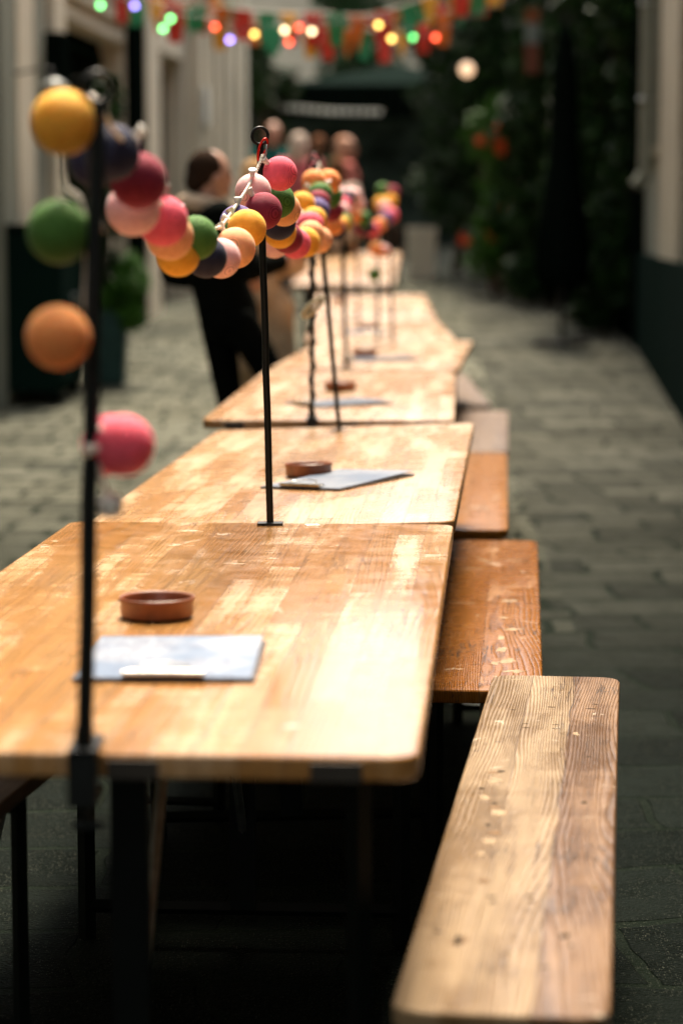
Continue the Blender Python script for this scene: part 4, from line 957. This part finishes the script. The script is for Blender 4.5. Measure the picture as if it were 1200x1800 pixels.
def person(loc, rz, label, top, legs, hair, pose, hairlen=.0, coat=False, collar=None, shoes=(.02, .02, .02), legcoat=0):
    """pose: dict of joint positions in metres, person faces -Y locally"""
    t = empty('person', loc, rz); tag(t, label, 'person')
    J = dict(pelvis=(0, 0, .95), waist=(0, 0, 1.10), chest=(0, 0, 1.32), neck=(0, 0, 1.47), head=(0, -.01, 1.60),
             shL=(-.17, 0, 1.41), elL=(-.23, .02, 1.15), haL=(-.20, -.10, .93), shR=(.17, 0, 1.41), elR=(.23, .02, 1.15), haR=(.20, -.10, .93),
             hiL=(-.09, 0, .92), knL=(-.10, -.02, .50), anL=(-.11, .02, .09), hiR=(.09, 0, .92), knR=(.10, -.02, .50), anR=(.11, .02, .09))
    J.update(pose); J = {k: Vector(v) for k, v in J.items()}
    toe = Vector((0, -.15, -.05))
    body = [(J['pelvis'], J['waist'], .125, .11), (J['waist'], J['chest'], .11, .13), (J['chest'], J['neck'], .12, .055), (J['neck'], J['head'] - Vector((0, 0, .05)), .052, .06),
            (J['chest'], J['shL'], .09, .062), (J['chest'], J['shR'], .09, .062)]
    hands = []
    for s_ in 'LR':
        body += [(J['sh' + s_], J['el' + s_], .052, .040), (J['el' + s_], J['ha' + s_], .040, .026), (J['hi' + s_], J['kn' + s_], .085, .055), (J['kn' + s_], J['an' + s_], .055, .036), (J['an' + s_], J['an' + s_] + toe, .036, .028)]
        d = (J['ha' + s_] - J['el' + s_]).normalized(); side = d.cross(Vector((0, 1, 0))).normalized() if abs(d.y) < .95 else Vector((1, 0, 0))
        h = J['ha' + s_]; pl = h + d * .075
        body.append((h + d * .02, pl, .026, .027))
        for k in range(4):
            b0 = pl + side * (.020 * (k - 1.5)); l = (.062, .072, .068, .052)[k]; cur = Vector((0, -.012, 0))
            body.append((b0, b0 + d * l * .55 + cur * .5, .0095, .009)); body.append((b0 + d * l * .55 + cur * .5, b0 + d * l + cur * 2, .009, .008))
        body.append((h + d * .03 + side * .02, h + d * .075 + side * .055, .011, .009))
    hd = J['head']
    shell('body', body, SKIN, t, .0105, 3, ell=[(hd + Vector((0, 0, .01)), (.075, .095, .115), 0), (hd + Vector((0, -.055, -.055)), (.045, .04, .045), 0), (hd + Vector((0, -.10, -.01)), (.014, .02, .026), 0),
          (hd + Vector((.076, .005, -.01)), (.010, .018, .028), 0), (hd + Vector((-.076, .005, -.01)), (.010, .018, .028), 0)])
    em = M['void']
    for s_ in (-1, 1):
        bm = bmesh.new(); bmesh.ops.create_icosphere(bm, subdivisions=2, radius=.011, matrix=Matrix.Translation(hd + Vector((s_ * .032, -.084, .012)))); put('eye', bm, em, t, smooth=True)
    bm = bmesh.new(); tube(bm, [hd + Vector((-.022, -.088, -.055)), hd + Vector((0, -.097, -.056)), hd + Vector((.022, -.088, -.055))], [.003, .006, .003], 8); put('mouth', bm, simple('lips', (.35, .09, .08), .5), t)
    hp = [(hd + Vector((0, .026, .030)), (.084, .092, .098), 0), (hd + Vector((0, .085, -.02)), (.06, .04, .06), 0)]
    hc = []
    if hairlen: hc = [(hd + Vector((x, .05, .0)), hd + Vector((x * 1.2, .06, -hairlen)), .06, .04) for x in (-.04, .04)]
    shell('hair', hc, hair, t, .014, 3, ell=hp)
    k = .022 if coat else .014
    tp = [(a, b, c + k, d + k) for a, b, c, d in body[:3]] + [(a, b, c + k, d + k) for a, b, c, d in body[4:6]]
    tp[2] = (J['chest'], J['neck'] - Vector((0, 0, .03)), .12 + k, .07 + k)
    for s_ in 'LR':
        e = J['el' + s_].lerp(J['ha' + s_], .93); tp += [(J['sh' + s_], J['el' + s_], .055 + k, .046 + k), (J['el' + s_], e, .046 + k, .034 + k * .8)]
    if legcoat:
        for s_ in 'LR': tp.append((J['hi' + s_], J['hi' + s_].lerp(J['kn' + s_], legcoat), .13, .12))
    shell('jacket' if coat else 'shirt', tp, top, t, .016, 4)
    tr = [(J['pelvis'] + Vector((0, 0, .03)), J['pelvis'],   .12, .12)]
    for s_ in 'LR': tr += [(J['hi' + s_], J['kn' + s_], .088, .062), (J['kn' + s_], J['an' + s_] + Vector((0, 0, .03)), .068, .055)]
    shell('trousers', tr, legs, t, .016, 3)
    for s_ in 'LR':
        shell('shoe', [(J['an' + s_] + Vector((0, .02, -.03)), J['an' + s_] + toe + Vector((0, -.02, .0)), .050, .038)], cloth('dark_shoe', shoes), t, .012, 2)
    if collar:
        c = J['neck'] + Vector((0, 0, -.01)); pts = [c + Vector((.095 * math.cos(a), .085 * math.sin(a), .02 * math.sin(a))) for a in [2 * math.pi * i / 12 for i in range(13)]]
        shell('fur_collar', [(pts[i], pts[i + 1], .042, .042) for i in range(12)], collar, t, .016, 1)
    return t
BLOND = cloth('blond_hair', (.42, .26, .13)); DARKH = cloth('dark_hair', (.03, .018, .012)); PALEH = cloth('pale_grey_hair', (.62, .50, .42)); BRH = cloth('brown_hair', (.12, .06, .03)); AUB = cloth('auburn_hair', (.20, .09, .05))
blk = cloth('black_wool', (.0035, .0045, .004)); beige = cloth('beige_trench', (.48, .34, .22))
px = at(388, 300, 11.2)
person((px.x + .03, 11.3, 0), R(118), 'person in a black jacket with pale fur collar leaning back beside the far tables', blk, blk, DARKH,
       dict(waist=(0, .05, 1.10), chest=(0, .12, 1.31), neck=(0, .13, 1.46), head=(0, .09, 1.585), shL=(-.17, .12, 1.40), shR=(.17, .12, 1.40), elL=(-.25, .02, 1.17), haL=(-.14, -.20, 1.20), elR=(.25, .17, 1.14), haR=(.16, -.08, 1.10),
            hiL=(-.09, -.01, .92), knL=(-.10, -.28, .50), anL=(-.11, -.50, .09), hiR=(.09, .02, .92), knR=(.11, -.06, .5), anR=(.12, -.22, .09)), coat=True, collar=cloth('pale_fur', (.50, .38, .28)))
px = at(440, 300, 13.2)
person((px.x + .02, 13.3, 0), R(200), 'person in a beige trench coat standing left of the fifth table', beige, beige, BLOND,
       dict(knL=(-.12, .0, .5), anL=(-.18, .02, .09), knR=(.02, -.05, .5), anR=(-.02, -.08, .09), haL=(-.1, -.25, 1.1)), hairlen=.12, coat=True, legcoat=.7)
def far(pxx, pyy, Y, rz, label, top, legs, hair, hl=0, sc_=1.0, pose={}):
    p = at(pxx, pyy, Y); o = person((p.x, Y, rise(Y)), rz, label, top, legs, hair, pose, hairlen=hl); z = (p.z - rise(Y)) / 1.60; o.scale = (z, z, z); return o
far(480, 238, 27.0, R(10), 'person in a dark teal top at the back left of the group, facing the camera', cloth('teal_shirt', (.015, .10, .09)), blk, BRH)
far(526, 256, 26.0, R(160), 'person with pale hair and a pink top seen from behind', cloth('rose_shirt', (.50, .13, .15)), cloth('grey_trousers', (.15, .14, .13)), PALEH, .14)
far(606, 262, 25.5, R(100), 'person with light reddish hair wearing a pink jacket on the right of the group', cloth('pink_jacket', (.62, .20, .17)), cloth('brown_trousers', (.10, .07, .05)), cloth('light_reddish_hair', (.55, .30, .20)), .18)
far(590, 300, 22.5, R(190), 'person with brown hair and a white top standing behind the ball garland', cloth('white_shirt', (.55, .45, .38)), blk, BRH, .12)
far(690, 385, 30.0, R(150), 'small distant person in dark clothes right of the far poles', cloth('dark_brown_top', (.06, .04, .03)), blk, DARKH)
far(560, 258, 29.0, R(180), 'person in a dark top half hidden at the back of the group', cloth('dark_green_top', (.02, .05, .03)), blk, AUB)
